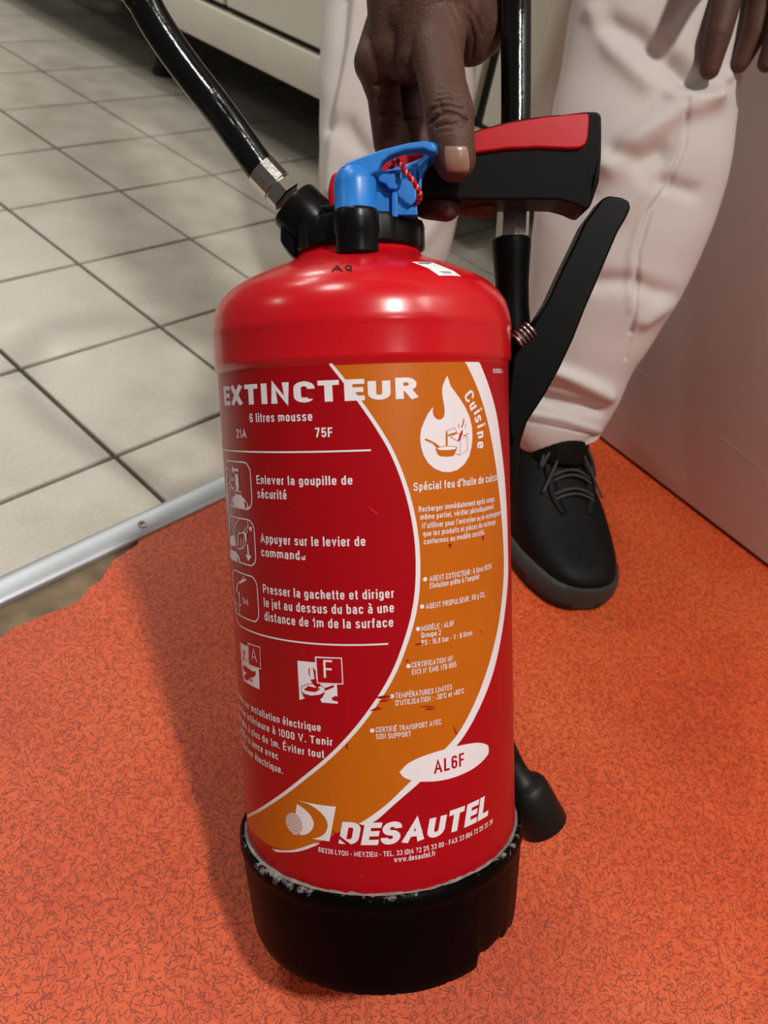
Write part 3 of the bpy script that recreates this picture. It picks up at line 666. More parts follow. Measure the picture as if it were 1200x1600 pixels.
picto('pictogram', [], [z((95, 78), (170, 120), (170, 260), (270, 330), (278, 522), (130, 440), (118, 380))],
      reds=[z((122, 300), (140, 298), (215, 355), (240, 350), (242, 385), (215, 412), (125, 340)), z((135, 390), (160, 370), (205, 405), (165, 440), (135, 420)), z((190, 425), (205, 425), (212, 445), (195, 448)), z((125, 150), (140, 160), (132, 250), (122, 245), (130, 200)), z((148, 240), (158, 240), (152, 275)), z((170, 88), (282, 125), (290, 330), (180, 288))], rmat=M_LRED)
picto('pictogram', [z((170, 88), (282, 125), (290, 330), (180, 288), (170, 88))], [], layer=4, wd=.0007)
text('A', (394, 1031), (402.5, 1035), .0075, .07, layer=4)
picto('pictogram', [], [z((630, 252), (800, 268), (815, 460), (1000, 475), (1008, 655), (860, 645), (845, 620), (700, 605), (650, 622))],
      reds=[z((775, 310), (800, 345), (805, 420), (830, 470), (850, 460), (845, 490), (815, 510), (775, 470), (752, 430), (790, 425)), z((735, 330), (748, 320), (745, 370), (755, 410), (735, 375)),
            z((658, 520), (690, 560), (760, 580), (840, 570), (890, 540), (870, 590), (840, 620), (740, 625), (690, 595)), z((880, 510), (970, 480), (975, 500), (890, 535)), z((690, 525), (730, 490), (800, 505), (850, 515), (800, 545), (740, 540)), z((950, 600), (990, 580), (1030, 600), (1010, 635), (960, 625)), z((800, 218), (1043, 228), (1055, 470), (820, 460))])
picto('pictogram', [z((800, 218), (1043, 228), (1055, 470), (820, 460), (800, 218))], [], layer=4, wd=.0008)
picto('pictogram', [z((662, 520), (680, 490), (730, 470), (800, 470), (880, 500)), ], [], mm=M_LRED, layer=3, wd=.0004)
text('F', (506.5, 1058.5), (520.5, 1059), .0098, .11, layer=4)
picto('pictogram', [z((660, 120), (690, 170), (715, 232))], [], mm=M_RED, layer=2, wd=.0009)
# CE mark round the left edge
bm = bmesh.new()
for s0 in (-.1085, -.0985):
    strip2(bm, [(s0+.0045*math.cos(math.radians(a)), .1385+.0065*math.sin(math.radians(a))) for a in range(60, 301, 20)], .0010)
strip2(bm, [(-.1025, .1385), (-.0975, .1385)], .0010); wrap('conformity_mark', bm, M_WHITE, 2)
# flame emblem
z = zoom(640, 580, 170/1600.)
bm = bmesh.new()
fl_ = [(547, 65), (570, 120), (600, 220), (660, 300), (740, 410), (820, 540), (880, 680), (912, 820), (920, 960), (905, 1120), (870, 1250), (800, 1370), (700, 1450), (590, 1485), (480, 1480), (360, 1430), (270, 1350), (200, 1230), (165, 1110), (152, 980), (165, 860), (210, 740), (270, 620), (345, 522), (335, 580), (345, 640), (375, 690), (420, 715), (465, 708), (500, 670), (512, 610), (508, 530), (490, 430), (475, 330), (475, 260), (490, 190), (520, 120)]
poly(bm, KP(z(*fl_))); wrap('flame_emblem', bm, M_WHITE, 2)
M_OD = M_ORANGE
bm = bmesh.new()
for f in (((375, 1140), (420, 1110), (540, 1095), (690, 1105), (690, 1140), (660, 1220), (640, 1245), (550, 1258), (450, 1250), (410, 1225)), ((215, 1000), (235, 990), (300, 1015), (390, 1065), (435, 1105), (390, 1125), (330, 1060), (230, 1020)), ((527, 885), (555, 905), (553, 1095), (527, 1095)), ((560, 930), (690, 890), (690, 915), (565, 960)),
          ((785, 690), (800, 720), (790, 770), (770, 830), (750, 830), (770, 770)), ((720, 765), (728, 770), (722, 810), (710, 840), (705, 830)), ((820, 770), (828, 775), (815, 830), (803, 860)), ((780, 975), (800, 945), (855, 905), (858, 918), (810, 955))): poly(bm, KP(z(*f)))
for l in (((527, 885), (650, 830), (690, 890)), ((595, 970), (710, 1030), (845, 960), (690, 910), (595, 970)), ((740, 1030), (735, 1235), (845, 1160), (845, 960)), ((735, 1235), (680, 1215))): strip2(bm, KP(z(*l)), .00035)
wrap('flame_emblem_detail', bm, M_OD, 3)
bm = bmesh.new(); poly(bm, KP(z((395, 1140), (450, 1115), (540, 1105), (640, 1108), (680, 1120), (665, 1145), (560, 1160), (440, 1158)))); wrap('flame_emblem_detail', bm, M_WHITE, 4)
bm = bmesh.new(); poly(bm, KP(z((755, 870), (775, 870), (770, 920), (740, 1000), (710, 1040), (705, 1010), (730, 940)))); wrap('flame_emblem_detail', bm, M_LRED, 4)
# curved word beside the flame
CUI = [('C', (876, 368), 58), ('u', (926, 510), 64), ('i', (985, 600), 68), ('s', (1000, 700), 74), ('i', (1035, 805), 78), ('n', (1035, 935), 84), ('e', (1035, 1085), 90)]
for ch, c, an in CUI:
    st, wd_ = layout(ch, .17); c0 = K(*z(c)[0]); a = -math.radians(an); s_ = .0094*.78; my = .5 if ch == 'C' else .37; bm = bmesh.new()
    for n, (P, cl, cap) in enumerate(st): ribbon(bm, P, .085, cl, lambda q: (c0[0] + (q.x-wd_/2)*1.15*s_*math.cos(a) - (q.y-my)*s_*math.sin(a), c0[1] + (q.x-wd_/2)*1.15*s_*math.sin(a) + (q.y-my)*s_*math.cos(a)), n*6e-6, cap)
    wrap('lettering', bm, M_WHITE, 2)
# maker's emblem: two curved shields and a hatched disc
z = zoom(430, 1230, 130/1200.)
bm = bmesh.new(); poly(bm, KS(z((330, 188), (500, 250), (640, 345), (730, 450), (758, 560), (720, 660), (640, 715), (535, 738)), 5) + KP(z((785, 778), (878, 278), (560, 238))))
poly(bm, KS(z((318, 238), (420, 310), (510, 400), (558, 510), (545, 590), (490, 655), (420, 685), (350, 685)), 5) + KP(z((395, 600), (392, 520), (350, 430), (295, 385))))
wrap('emblem', bm, M_WHITE, 2)
bm = bmesh.new(); c0 = K(*z((275, 525))[0]); rx = abs(K(*z((160, 525))[0])[0]-c0[0]); rz = abs(K(*z((265, 375))[0])[1]-K(*z((290, 680))[0])[1])/2
for k in range(11):
    zz = c0[1] + rz*(-.95+1.9*k/10); hw = rx*math.sqrt(max(0, 1-((zz-c0[1])/rz)**2)); strip2(bm, [(c0[0]-hw, zz), (c0[0]+hw, zz)], rz*.11)
wrap('emblem', bm, M_WHITE, 3)
# scratches through the print
bm = bmesh.new()
for P in ([(477, 616), (484, 613.5), (492, 614), (497, 620), (490, 623), (482, 622)], [(466, 868), (474, 864), (480, 866), (474, 870)], [(586, 1089), (600, 1086), (614, 1087), (604, 1090), (594, 1091.5)], [(590, 1095), (603, 1092.5), (611, 1093), (600, 1096)], [(577, 1110), (590, 1104), (598, 1106), (586, 1110)], [(653, 1104), (662, 1102.8), (684, 1103), (671, 1104.6)], [(663, 1107), (674, 1105.6), (681, 1106.6), (668, 1109)],
          [(700, 850), (706, 849), (703, 856)], [(752, 840), (756, 835), (755, 845)], [(632, 1034), (637, 1029), (638, 1033)], [(519, 1296), (548, 1318), (543, 1320), (527, 1307)], [(748, 982), (754, 990), (752, 986)], [(648, 1006), (658, 1004), (660, 1006), (650, 1008)], [(541, 1163), (543, 1161), (544, 1169), (542, 1170)], [(707, 1132), (714, 1146), (712, 1147)]):
    poly(bm, KP(P))
wrap('print_wear', bm, M_LRED, 5)['kind'] = 'stuff'
bm = bmesh.new()
for P in ([(448, 790), (456, 787), (454, 791)], [(479, 613.8), (486, 612.5), (485, 613.6)], [(486, 620), (496, 621), (490, 624)], [(575, 790), (590, 800), (588, 806), (577, 796)], [(478, 1334), (487, 1344), (486, 1345)], [(560, 1368), (570, 1366), (567, 1372)], [(646, 1330), (655, 1329), (653, 1332)]): poly(bm, KP(P))
wrap('print_wear', bm, M_RED, 4)['kind'] = 'stuff'

# ---------------------------------------------------------------- things stuck on the dome
def hit(u, v):
    loc_, nor, _, _ = bvh.ray_cast(CL, lray(u, v).normalized()); return loc_, nor
def snap(p, off): l_, n_, _, _ = bvh.find_nearest(p); return l_ + n_*off
c4 = [hit(643, 410)[0], hit(686, 431.5)[0], hit(720, 432.5)[0], hit(676, 411)[0]]
bm = bmesh.new(); n = 10; gr = [[bm.verts.new(snap(c4[0].lerp(c4[1], i/n).lerp(c4[3].lerp(c4[2], i/n), j/n), .0003)) for j in range(n+1)] for i in range(n+1)]
for i in range(n):
    for j in range(n): bm.faces.new((gr[i][j], gr[i][j+1], gr[i+1][j+1], gr[i+1][j]))
st = fin('sticker', bm, M_PAPER, ext, 'small white rectangular sticker on the shoulder of the cylinder')
bm = bmesh.new()
for a, b, wd in (((.10, .15), (.10, .8), .0007), ((.18, .12), (.18, .6), .0006), ((.80, .25), (.80, .75), .0006), ((.87, .3), (.87, .7), .0005)):
    P = [snap(c4[0].lerp(c4[1], a[0]+(b[0]-a[0])*k/6).lerp(c4[3].lerp(c4[2], a[0]+(b[0]-a[0])*k/6), a[1]+(b[1]-a[1])*k/6), .00045) for k in range(7)]
    tube(bm, P, wd*.4, 6, 1, flat=(1, .3))
fin('print_line', bm, M_SOLE, st)
bm = bmesh.new()
for l in (((519, 424), (527, 416), (534, 424)), ((523, 421), (531, 421)), ((549, 418), (545, 415.5), (540, 417), (541, 421), (546, 422), (549, 419), (548, 424))):
    P = []
    for a, b in zip(l, l[1:]):
        for k in range(3): h_, n_ = hit(a[0]+(b[0]-a[0])*k/3, a[1]+(b[1]-a[1])*k/3); P.append(h_ + n_*.0002)
    h_, n_ = hit(*l[-1]); P.append(h_ + n_*.0002); tube(bm, P, .00045, 6, 1)
fin('ink_mark', bm, M_INK, ext, 'hand-inked letter and figure on the dome')

# ---------------------------------------------------------------- valve head
bm = bmesh.new(); prf = [(.030, .4185), (.0372, .4190), (.0385, .4205), (.0387, .4325), (.0378, .4350), (.034, .4362), (.0, .4362)]
rg = lathe(bm, prf, 120)
for ring in rg[1:5]:
    for k, v in enumerate(ring):
        if (k//2) % 10 < 3: v.co.x *= 1.022; v.co.y *= 1.022
fin('collar', bm, M_BLACK, ext, 'black plastic collar nut', 35)
bm = bmesh.new(); px_ = L(556, 335, -.044); lathe(bm, [(.0, .411), (.0105, .411), (.0118, .4122), (.0118, .4215), (.0125, .4232), (.0125, .4325), (.0118, .4345), (.0100, .4362), (.0098, .440), (0, .440)], 40, Vector((px_.x, -.0415, 0)))
box(bm, (px_.x-.0085, -.046, .419), (px_.x+.0085, -.028, .434), 0, .001); fin('clip_socket', bm, M_BLACK, ext, 'black socket under the blue pin', 35)
# hose outlet boss
h0, h1 = L(407, 263, -.004), L(462, 322, -.004); hd = (h1-h0).normalized()
bm = bmesh.new(); Ln = (h1-h0).length
lathe(bm, [(.0150, Ln-.002), (.0158, Ln), (.0162, Ln+.010), (.0165, Ln+.030), (.012, Ln+.040)], 40, h0, hd, capA=True, capB=True)
p = [L(437, 338, -.012), L(437, 378, -.012), L(452, 397, -.012), L(463, 404, -.012), L(470, 380, -.012), L(500, 345, -.012), L(480, 330, -.012), L(455, 320, -.012)]
prism(bm, p, Vector((0, .026, 0)), 0, .0025); fin('hose_outlet', bm, M_BLACK, ext, 'black outlet elbow moulded to the collar', 35)
def ferrule(parent, h0, d, r, l1, l2, name='ferrule'):
    bm = bmesh.new(); lathe(bm, [(r*1.0, 0), (r*1.13, .0006), (r*1.13, l1), (r*1.02, l1+.0006), (r*1.02, l1+.0015)], 12, h0, d, capA=True, capB=True)
    lathe(bm, [(r*1.0, l1+.0012), (r*1.20, l1+.0016), (r*1.20, l1+l2), (r*1.0, l1+l2+.0006)], 6, h0, d, capA=True, capB=True)
    o = fin(name, bm, M_CHROME, parent, 'plated faceted hose ferrule', 20); return o
ferrule(ext, h0, hd, .0089, .0135, .0085)
# hose loop: out of the ferrule, over the top and down to the spray gun
g0 = L(803, 318, .022)
HP = [h0 + hd*.004, h0, L(366, 205, -.008), L(331, 158, -.014), L(290, 105, -.018), L(255, 55, -.022), L(228, 8, -.026), L(205, -50, -.032)]
top_ = L(205, -50, -.032); g_up = L(806, 0, .026)
HP += [Vector((-.118, -.050, .640)), Vector((-.085, -.062, .700)), Vector((-.025, -.060, .735)), Vector((.040, -.040, .725)), Vector((.082, -.010, .680)), Vector((.098, .015, .620)), g_up, L(806, 90, .026), L(806, 180, .024), L(804, 260, .022), g0]
bm = bmesh.new(); tube(bm, HP, .0092, 28, 14); ho = fin('hose', bm, M_HOSE, ext, 'glossy black rubber hose')
# spray gun at the right flank
gun = bpy.data.objects.new('spray_gun', None); COL.objects.link(gun); gun.parent = ext; gun['label'] = 'black spray gun hanging at the right flank'
g1 = L(800, 372, .022); gd = (g1-g0).normalized(); gl = (g1-g0).length
bm = bmesh.new(); lathe(bm, [(.0088, 0), (.0098, .0005), (.0102, gl), (.009, gl+.0008)], 8, g0, gd, capA=True, capB=True); fin('ferrule', bm, M_CHROME, gun, 'plated faceted ferrule above the gun', 20)
ga = L(799, 374, .022); gb = L(801, 520, .024); d2 = (gb-ga).normalized(); l2 = (gb-ga).length
bm = bmesh.new(); lathe(bm, [(.0110, -.001), (.0121, 0), (.0122, .003), (.0112, .014), (.0104, .026), (.0104, l2*.72), (.0110, l2*.86), (.0112, l2)], 40, ga, d2, capA=True, capB=True); fin('grip', bm, M_LEVER, gun)
gbody = [L(790, 506, .022), L(829, 508, .022), L(829, 540, .022), L(838, 610, .022), L(812, 690, .022), L(802, 760, .026), L(770, 760, .026), L(770, 520, .022)]
bm = bmesh.new(); prism(bm, [Vector((p.x, .016, p.z)) for p in gbody], Vector((0, .026, 0)), 0, .003); fin('gun_body', bm, M_LEVER, gun)
lev = [(932, 323), (940, 311), (952, 305), (972, 308), (984, 314), (986, 325), (979, 340), (966, 362), (951, 397), (933, 440), (914, 484), (896, 530), (875, 575), (853, 615), (826, 656), (818, 672), (806, 690), (800, 700), (792, 640), (802, 560), (830, 512), (856, 470), (875, 428), (896, 385), (914, 347)]
bm = bmesh.new(); prism(bm, [L(u, v, .002) for u, v in lev], Vector((0, .019, 0)), 0, .0035, 3); fin('lever', bm, M_LEVER, gun, 'long black squeeze lever', 50)
bm = bmesh.new(); sa, sb = L(806, 533, .0045), L(830, 514, .0045); P = []
ax = (sb-sa).normalized(); u_ = ax.cross(Vector((0, 1, 0))).normalized(); v_ = ax.cross(u_)
for k in range(0, 73): a = k*2*pi/16; P.append(sa + ax*((sb-sa).length*k/72) + (u_*math.cos(a) + v_*math.sin(a))*.0052)
tube(bm, P, .00095, 8, 1); fin('spring', bm, M_SPRING, gun, 'bare steel coil spring')
bm = bmesh.new(); tube(bm, [Vector((.084, .048, .335)), Vector((.080, .064, .26)), Vector((.080, .064, .15)), Vector((.087, .058, .09)), L(812, 1216, .052)], .0085, 20, 8); fin('lance_tube', bm, M_BLACK, gun)
n0, n1 = L(816, 1227, .052), L(850, 1290, .052); nd = (n1-n0).normalized(); nl = (n1-n0).length
bm = bmesh.new(); lathe(bm, [(.0075, -.020), (.0085, -.012), (.0105, -.006), (.0125, -.0025), (.0155, -.0005), (.0170, .0025), (.0176, .006), (.0183, nl-.0008), (.0178, nl), (.0160, nl), (.0150, nl-.02)], 44, n0, nd, capA=True, capB=True); fin('nozzle', bm, M_RUBBER, gun, 'black rubber foam nozzle')

# red cap of the valve and carrying handle
bm = bmesh.new(); prism(bm, [L(u, v, -.012) for u, v in ((513, 328), (512, 292), (519, 268), (560, 258), (602, 239), (664, 236), (664, 285), (600, 300), (545, 330))], Vector((0, .028, 0)), 0, .003, 3); fin('valve_cap', bm, M_TWINE, ext, 'red plastic valve cap behind the blue pin')
bm = bmesh.new(); box(bm, (-.032, -.018, .433), (.034, .022, .4445), 0, .003); box(bm, (.010, -.016, .436), (.036, .018, .450), 0, .003); fin('valve_body', bm, M_BLACK, ext)
hg = [(655, 262), (690, 232), (745, 206), (800, 192), (850, 182), (915, 174), (934, 174), (940, 180), (940.5, 210), (940, 245), (937, 280), (931, 310), (925, 322), (917, 322), (900, 314), (878, 308), (840, 307), (780, 308), (720, 307), (690, 300), (664, 297)]
bm = bmesh.new(); prism(bm, [L(u, v, -.019) for u, v in hg], Vector((0, .037, 0)), 0, .0055, 4)
for v in bm.verts:                     # undercut chamfer towards the lower edge
    pr = PROJ(EM @ v.co)
    if pr[1] > 288 and v.co.y < 0: v.co.y += .006
hd_ = fin('handle', bm, M_GRIP, ext, 'black moulded carrying handle with red inlay', 60)
ri = [(690, 232), (745, 204), (800, 190), (850, 182), (895, 177.5), (915, 176), (921, 178), (921, 190), (919, 215), (915, 226), (906, 231), (890, 232), (840, 230), (790, 232), (745, 238), (690, 246)]
bm = bmesh.new(); prism(bm, [L(u, v, -.0196) for u, v in ri], Vector((0, .0382, 0)), 0, .0022, 3); fin('inlay', bm, M_TWINE, hd_, 'red inlay along the top of the handle', 50)
bm = bmesh.new(); prism(bm, [L(u, v, -.010) for u, v in ((700, 222), (745, 202), (800, 187), (840, 181), (880, 177), (880, 190), (800, 198), (700, 236))], Vector((0, .020, 0)), 0, .002); fin('handle_ridge', bm, M_GRIP, hd_)

# blue safety pin and its tie
pin = bpy.data.objects.new('safety_pin', None); COL.objects.link(pin); pin.parent = ext; pin['label'] = 'blue plastic safety pin with pull loop'
bm = bmesh.new(); px2 = L(555, 300, -.0415).x; zz0 = L(556, 333, -.0535).z; zz1 = L(556, 266, -.0535).z; rr_ = .0118
lathe(bm, [(.0085, zz0+.001), (rr_-.0004, zz0), (rr_, zz0+.0006), (rr_, zz0+.0042), (rr_-.0003, zz0+.0046), (rr_-.0002, zz1-.004), (rr_-.0014, zz1+.0005), (rr_-.004, zz1+.004), (.004, zz1+.0058), (0, zz1+.0062)], 40, Vector((px2, -.0415, 0))); fin('pin_post', bm, M_BLUE, pin)
bm = bmesh.new()
prism(bm, [L(u, v, -.0485) for u, v in ((533, 262), (542, 253), (565, 244), (600, 232), (640, 222), (665, 219), (677, 222), (682, 230), (681, 238), (674, 237), (660, 231.5), (630, 235), (608, 243), (596, 254), (590, 268), (575, 275))], Vector((0, .0100, 0)), 0, .0030, 3)
tube(bm, [L(675, 231, -.042), L(679, 237, -.034), L(674, 247, -.022), L(664, 255, -.016), L(648, 261, -.013), L(630, 267, -.012), L(606, 274, -.014)], [.0026, .0032, .0034, .0032, .0028, .0026, .0024], 18, 8, flat=(1.15, .85), up=(0, 0, 1)); fin('pull_loop', bm, M_BLUE, pin)
bm = bmesh.new(); prism(bm, [L(u, v, -.030) for u, v in ((578, 262), (605, 266), (640, 262), (652, 258), (651, 318), (653, 336), (622, 338), (578, 338))], Vector((0, .024, 0)), 0, .0012)
prism(bm, [L(u, v, -.0335) for u, v in ((612, 292), (621, 292), (622, 339), (612, 339))], Vector((0, .005, 0)), 0, .0006)
prism(bm, [L(u, v, -.036) for u, v in ((590, 268), (606, 272), (628, 268), (628, 282), (625, 291), (618, 296), (608, 295), (602, 287), (592, 283))], Vector((0, .007, 0)), 0, .0008)
prism(bm, [L(u, v, -.033) for u, v in ((622, 336), (651, 318), (653, 336))], Vector((0, .006, 0)), 0, .0006)
prism(bm, [L(u, v, -.028) for u, v in ((652, 258), (676, 236), (668, 262), (660, 275), (659, 296), (652, 300))], Vector((0, .010, 0)), 0, .0012); fin('pin_block', bm, M_BLUE, pin)
TP = crom([L(611, 262, -.030), L(616, 252, -.034), L(624, 254, -.039), L(634, 268, -.043), L(645, 282, -.043), L(653, 296, -.041), L(656, 306, -.038), L(653, 314, -.033), L(650, 318, -.027)], 8)
bm = bmesh.new(); tube(bm, TP, .00105, 8, 1)
H = [[], []]
for i, p in enumerate(TP):
    t = (TP[min(i+1, len(TP)-1)] - TP[max(i-1, 0)]).normalized(); n_ = t.cross(Vector((0, 1, 0))).normalized(); b_ = t.cross(n_)
    for q in (0, 1): a = i*.95 + q*pi; H[q].append(p + (n_*math.cos(a) + b_*math.sin(a))*.0008)
tube(bm, H[0], .00095, 8, 3); tube(bm, H[1], .00062, 8, 3, mi=1); fin('tie_cord', bm, [M_TWINE, M_PINK], ext, 'twisted red tie cord through the pin loop')

# ================================================================== PERSON
per = thing('person', 'person in white trousers and black work shoes, bending to grip the extinguisher handle', 'person', Matrix.Translation(V(610, 430, 1.0)*1))
PB = per.matrix_world.inverted()
def ppart(name, me_or_bm, mm, lab=None, sm=180, parent=None):
    if isinstance(me_or_bm, bmesh.types.BMesh): o = fin(name, me_or_bm, mm, None, lab, sm)
    else: o = link(name, me_or_bm, mm, None, lab, sm)
    o.parent = parent or per; o.matrix_parent_inverse = PB; return o
W = lambda u, v, y: EM @ L(u, v, y)   # point by the extinguisher
# right hand (near the camera): thumb in front of the handle, fingers behind it
wrist = W(700, -150, .055)
segs = []
imcp = W(590, 98, .022); mmcp = W(640, 92, .050); rmcp = W(672, 84, .068); lmcp = W(695, 78, .084)
segs += [(wrist, .027, imcp, .0145), (wrist + (imcp-wrist)*.0, .027, mmcp, .0145), (wrist, .026, rmcp, .014), (wrist, .025, lmcp, .013)]
segs += [(imcp, .0135, mmcp, .0135), (mmcp, .0135, rmcp, .013), (rmcp, .013, lmcp, .012), (W(655, 20, .040), .021, W(650, 70, .050), .017)]
def finger(pts, rad):
    for a, b, r0, r1 in zip(pts, pts[1:], rad, rad[1:]): segs.append((a, r0, b, r1))
finger([imcp, W(600, 150, .030), W(610, 225, .038), W(634, 292, .032), W(668, 317, .012), W(697, 322, .002)], [.0140, .0105, .0108, .0100, .0096, .0090])
finger([mmcp, W(640, 160, .050), W(654, 235, .046), W(690, 296, .036), W(728, 315, .018), W(758, 319, .008)], [.0135, .0110, .0108, .0098, .0090, .0080])
finger([rmcp, W(676, 150, .066), W(690, 222, .060), W(722, 286, .046), W(760, 300, .036)], [.0130, .0105, .0100, .0090, .0080])
finger([lmcp, W(698, 145, .080), W(706, 215, .072), W(735, 270, .056), W(770, 288, .046)], [.0115, .0092, .0088, .0078, .0070])
cmc = W(690, -40, .020); tmcp = W(684, 85, -.012); tip_ = W(702, 178, -.0300); ttp = W(711, 250, -.0320)
segs += [(wrist, .024, cmc, .021), (cmc, .021, tmcp, .0145), (tmcp, .0143, W(692, 135, -.022), .0132), (W(692, 135, -.022), .0132, tip_, .0138), (tip_, .0138, W(707, 222, -.0320), .0124), (W(707, 222, -.0320), .0124, ttp, .0117)]
segs += [(W(640, -30, .016), .027, W(622, 78, .015), .0175), (W(672, -10, .0), .022, W(652, 92, .0), .0125), (W(655, 30, .008), .022, W(636, 90, .012), .0150)]
segs += [(W(640, 40, .018), .017, W(625, 85, .014), .0125), (W(660, 55, .008), .0150, W(622, 92, .018), .0115), (W(745, 40, .045), .020, W(725, 10, .040), .022), (W(700, 20, .02), .021, W(735, 60, .045), .016)]
hand = blob(segs, .00115, 5, 'hand')
HC = [([(674, 171), (690, 166), (706, 166), (724, 171)], 2.0, -.0010), ([(672, 192), (684, 181), (700, 177), (716, 180), (728, 189)], 2.2, -.0017), ([(680, 199), (694, 194), (712, 194), (728, 186)], 2.0, -.0012), ([(686, 160), (690, 178)], 1.9, -.0010),
      ([(678, 159), (698, 154), (722, 160)], 1.8, -.0008), ([(682, 207), (702, 205), (726, 199)], 1.7, -.0006), ([(681, 150), (700, 146), (718, 150)], 1.7, -.0006), ([(684, 141), (702, 138), (718, 141)], 1.7, -.0004), ([(690, 172), (698, 176), (708, 172)], 1.8, -.0008),
      ([(586, 133), (605, 130), (630, 131), (648, 129)], 2.8, -.0020), ([(592, 155), (618, 153)], 2.0, -.0010), ([(596, 180), (618, 178), (630, 186), (660, 187)], 2.6, -.0018), ([(600, 198), (622, 197)], 2.0, -.0006),
      ([(712, 0), (735, 35), (742, 62), (738, 90)], 2.2, -.0010), ([(724, 0), (746, 30), (754, 55)], 2.2, -.0009), ([(700, 0), (720, 40), (728, 75), (726, 95)], 2.2, -.0007), ([(690, 10), (708, 45), (716, 80)], 2, -.0005), ([(672, 175), (668, 185)], 3, -.0006)]
sculpt(hand, HC)
# left hand hanging by the knee
LH = .718
lw = V(1190, -190, LH-.025); s2 = segs; segs = []
a_ = V(1148, -62, LH-.025); b_ = V(1185, -62, LH-.02); c_ = V(1214, -70, LH-.035); d_ = V(1236, -80, LH-.045)
segs += [(lw, .026, a_, .0135), (lw, .026, b_, .0135), (lw, .025, c_, .013), (lw, .024, d_, .012), (a_, .0125, b_, .0125), (b_, .0125, c_, .0125), (c_, .0125, d_, .0115)]
finger([a_, V(1138, -10, LH-.032), V(1122, 52, LH-.032), V(1109, 108, LH-.022)], [.0145, .0130, .0120, .0088])
finger([b_, V(1190, 0, LH-.02), V(1180, 50, LH-.015), V(1156, 98, LH-.005)], [.0145, .0128, .0116, .0085])
finger([c_, V(1224, 0, LH-.035), V(1213, 60, LH-.03), V(1198, 98, LH-.02)], [.013, .0108, .010, .008]); finger([d_, V(1248, -10, LH-.045), V(1242, 45, LH-.035), V(1228, 80, LH-.03)], [.0115, .0095, .009, .0075])
finger([lw, V(1150, -120, LH-.05), V(1120, -70, LH-.07), V(1105, -30, LH-.075)], [.022, .016, .0125, .010])
hand2 = blob(segs, .0016, 4, 'hand')
# rest of the body: one figure bending over (mostly outside the frame)
hipc = Vector((-.03, 1.10, .80)); chest = Vector((-.05, .95, 1.16)); neck = Vector((-.05, .87, 1.36)); headc = Vector((-.05, .80, 1.50))
shR, shL = Vector((-.24, .90, 1.27)), Vector((.11, .86, 1.27)); elR = Vector((-.22, .78, .97)); elL = Vector((.13, .76, .95))
kneeR, kneeL = V(640, -150, .95), V(1040, -110, .745); hR, hL = hipc + Vector((-.10, 0, -.02)), hipc + Vector((.10, 0, -.02)); ankR, ankL = V(606, 470, 1.02), V(872, 690, .875)
bodys = [(hipc, .13, chest, .14), (chest, .14, neck + Vector((0, 0, -.06)), .09), (chest + Vector((0, 0, .08)), .12, shR, .06), (chest + Vector((0, 0, .08)), .12, shL, .06), (neck + Vector((0, 0, -.06)), .065, headc + Vector((0, .01, -.03)), .058),
         (shR, .055, elR, .042), (elR, .042, wrist, .027), (shL, .055, elL, .042), (elL, .042, lw, .027), (hR, .10, kneeR, .058), (kneeR, .055, ankR, .026), (hL, .10, kneeL, .056), (kneeL, .052, ankL, .026),
         (headc, (.075, .092, .112), Matrix.Rotation(.5, 3, 'X')), (headc + Vector((0, -.05, -.07)), .045, headc + Vector((0, -.06, -.085)), .035), (headc + Vector((0, -.088, .0)), .010, headc + Vector((0, -.105, -.025)), .014)]
for sx in (-1, 1): bodys.append((headc + Vector((sx*.076, .01, 0)), (.012, .022, .032), Matrix.Identity(3)))
rest = blob(bodys, .009, 5, 'rest')
bm = bmesh.new()
for me in (hand, hand2, rest): bm.from_mesh(me)
bme = bpy.data.meshes.new('body'); bm.to_mesh(bme); bm.free(); body = ppart('body', bme, M_SKIN, 'dark brown skin')
# thumb nail, laid on the thumb tip
def nail(cpx, depth_y, wpx, hpx, bvh_):
    bm = bmesh.new(); nx, ny = 10, 10; gr = []
    for j in range(ny+1):
        row = []
        for i in range(nx+1):
            a, b = 2*i/nx-1, 2*j/ny-1
            rx = a*math.sqrt(1-.30*b*b) if b < 0 else a*math.sqrt(1-.42*b**4); u, v = cpx[0] + rx*wpx + b*1.5, cpx[1] + b*hpx
            h_, n_, _, _ = bvh_.ray_cast(CAM, ray(u, v).normalized()); n_ = n_ or Vector((0, -1, 0))
            row.append(bm.verts.new(h_ + n_*.0004*(1 if abs(a) < .99 and abs(b) < .99 else -.5)))
        gr.append(row)
    for j in range(ny):
        for i in range(nx): bm.faces.new((gr[j][i], gr[j][i+1], gr[j+1][i+1], gr[j+1][i]))
    return bm
hb = BVHTree.FromPolygons([v.co.copy() for v in bme.vertices], [list(p.vertices) for p in bme.polygons])
ppart('thumb_nail', nail((714, 249), 0, 21, 22, hb), M_NAIL, 'pinkish thumb nail', 180)
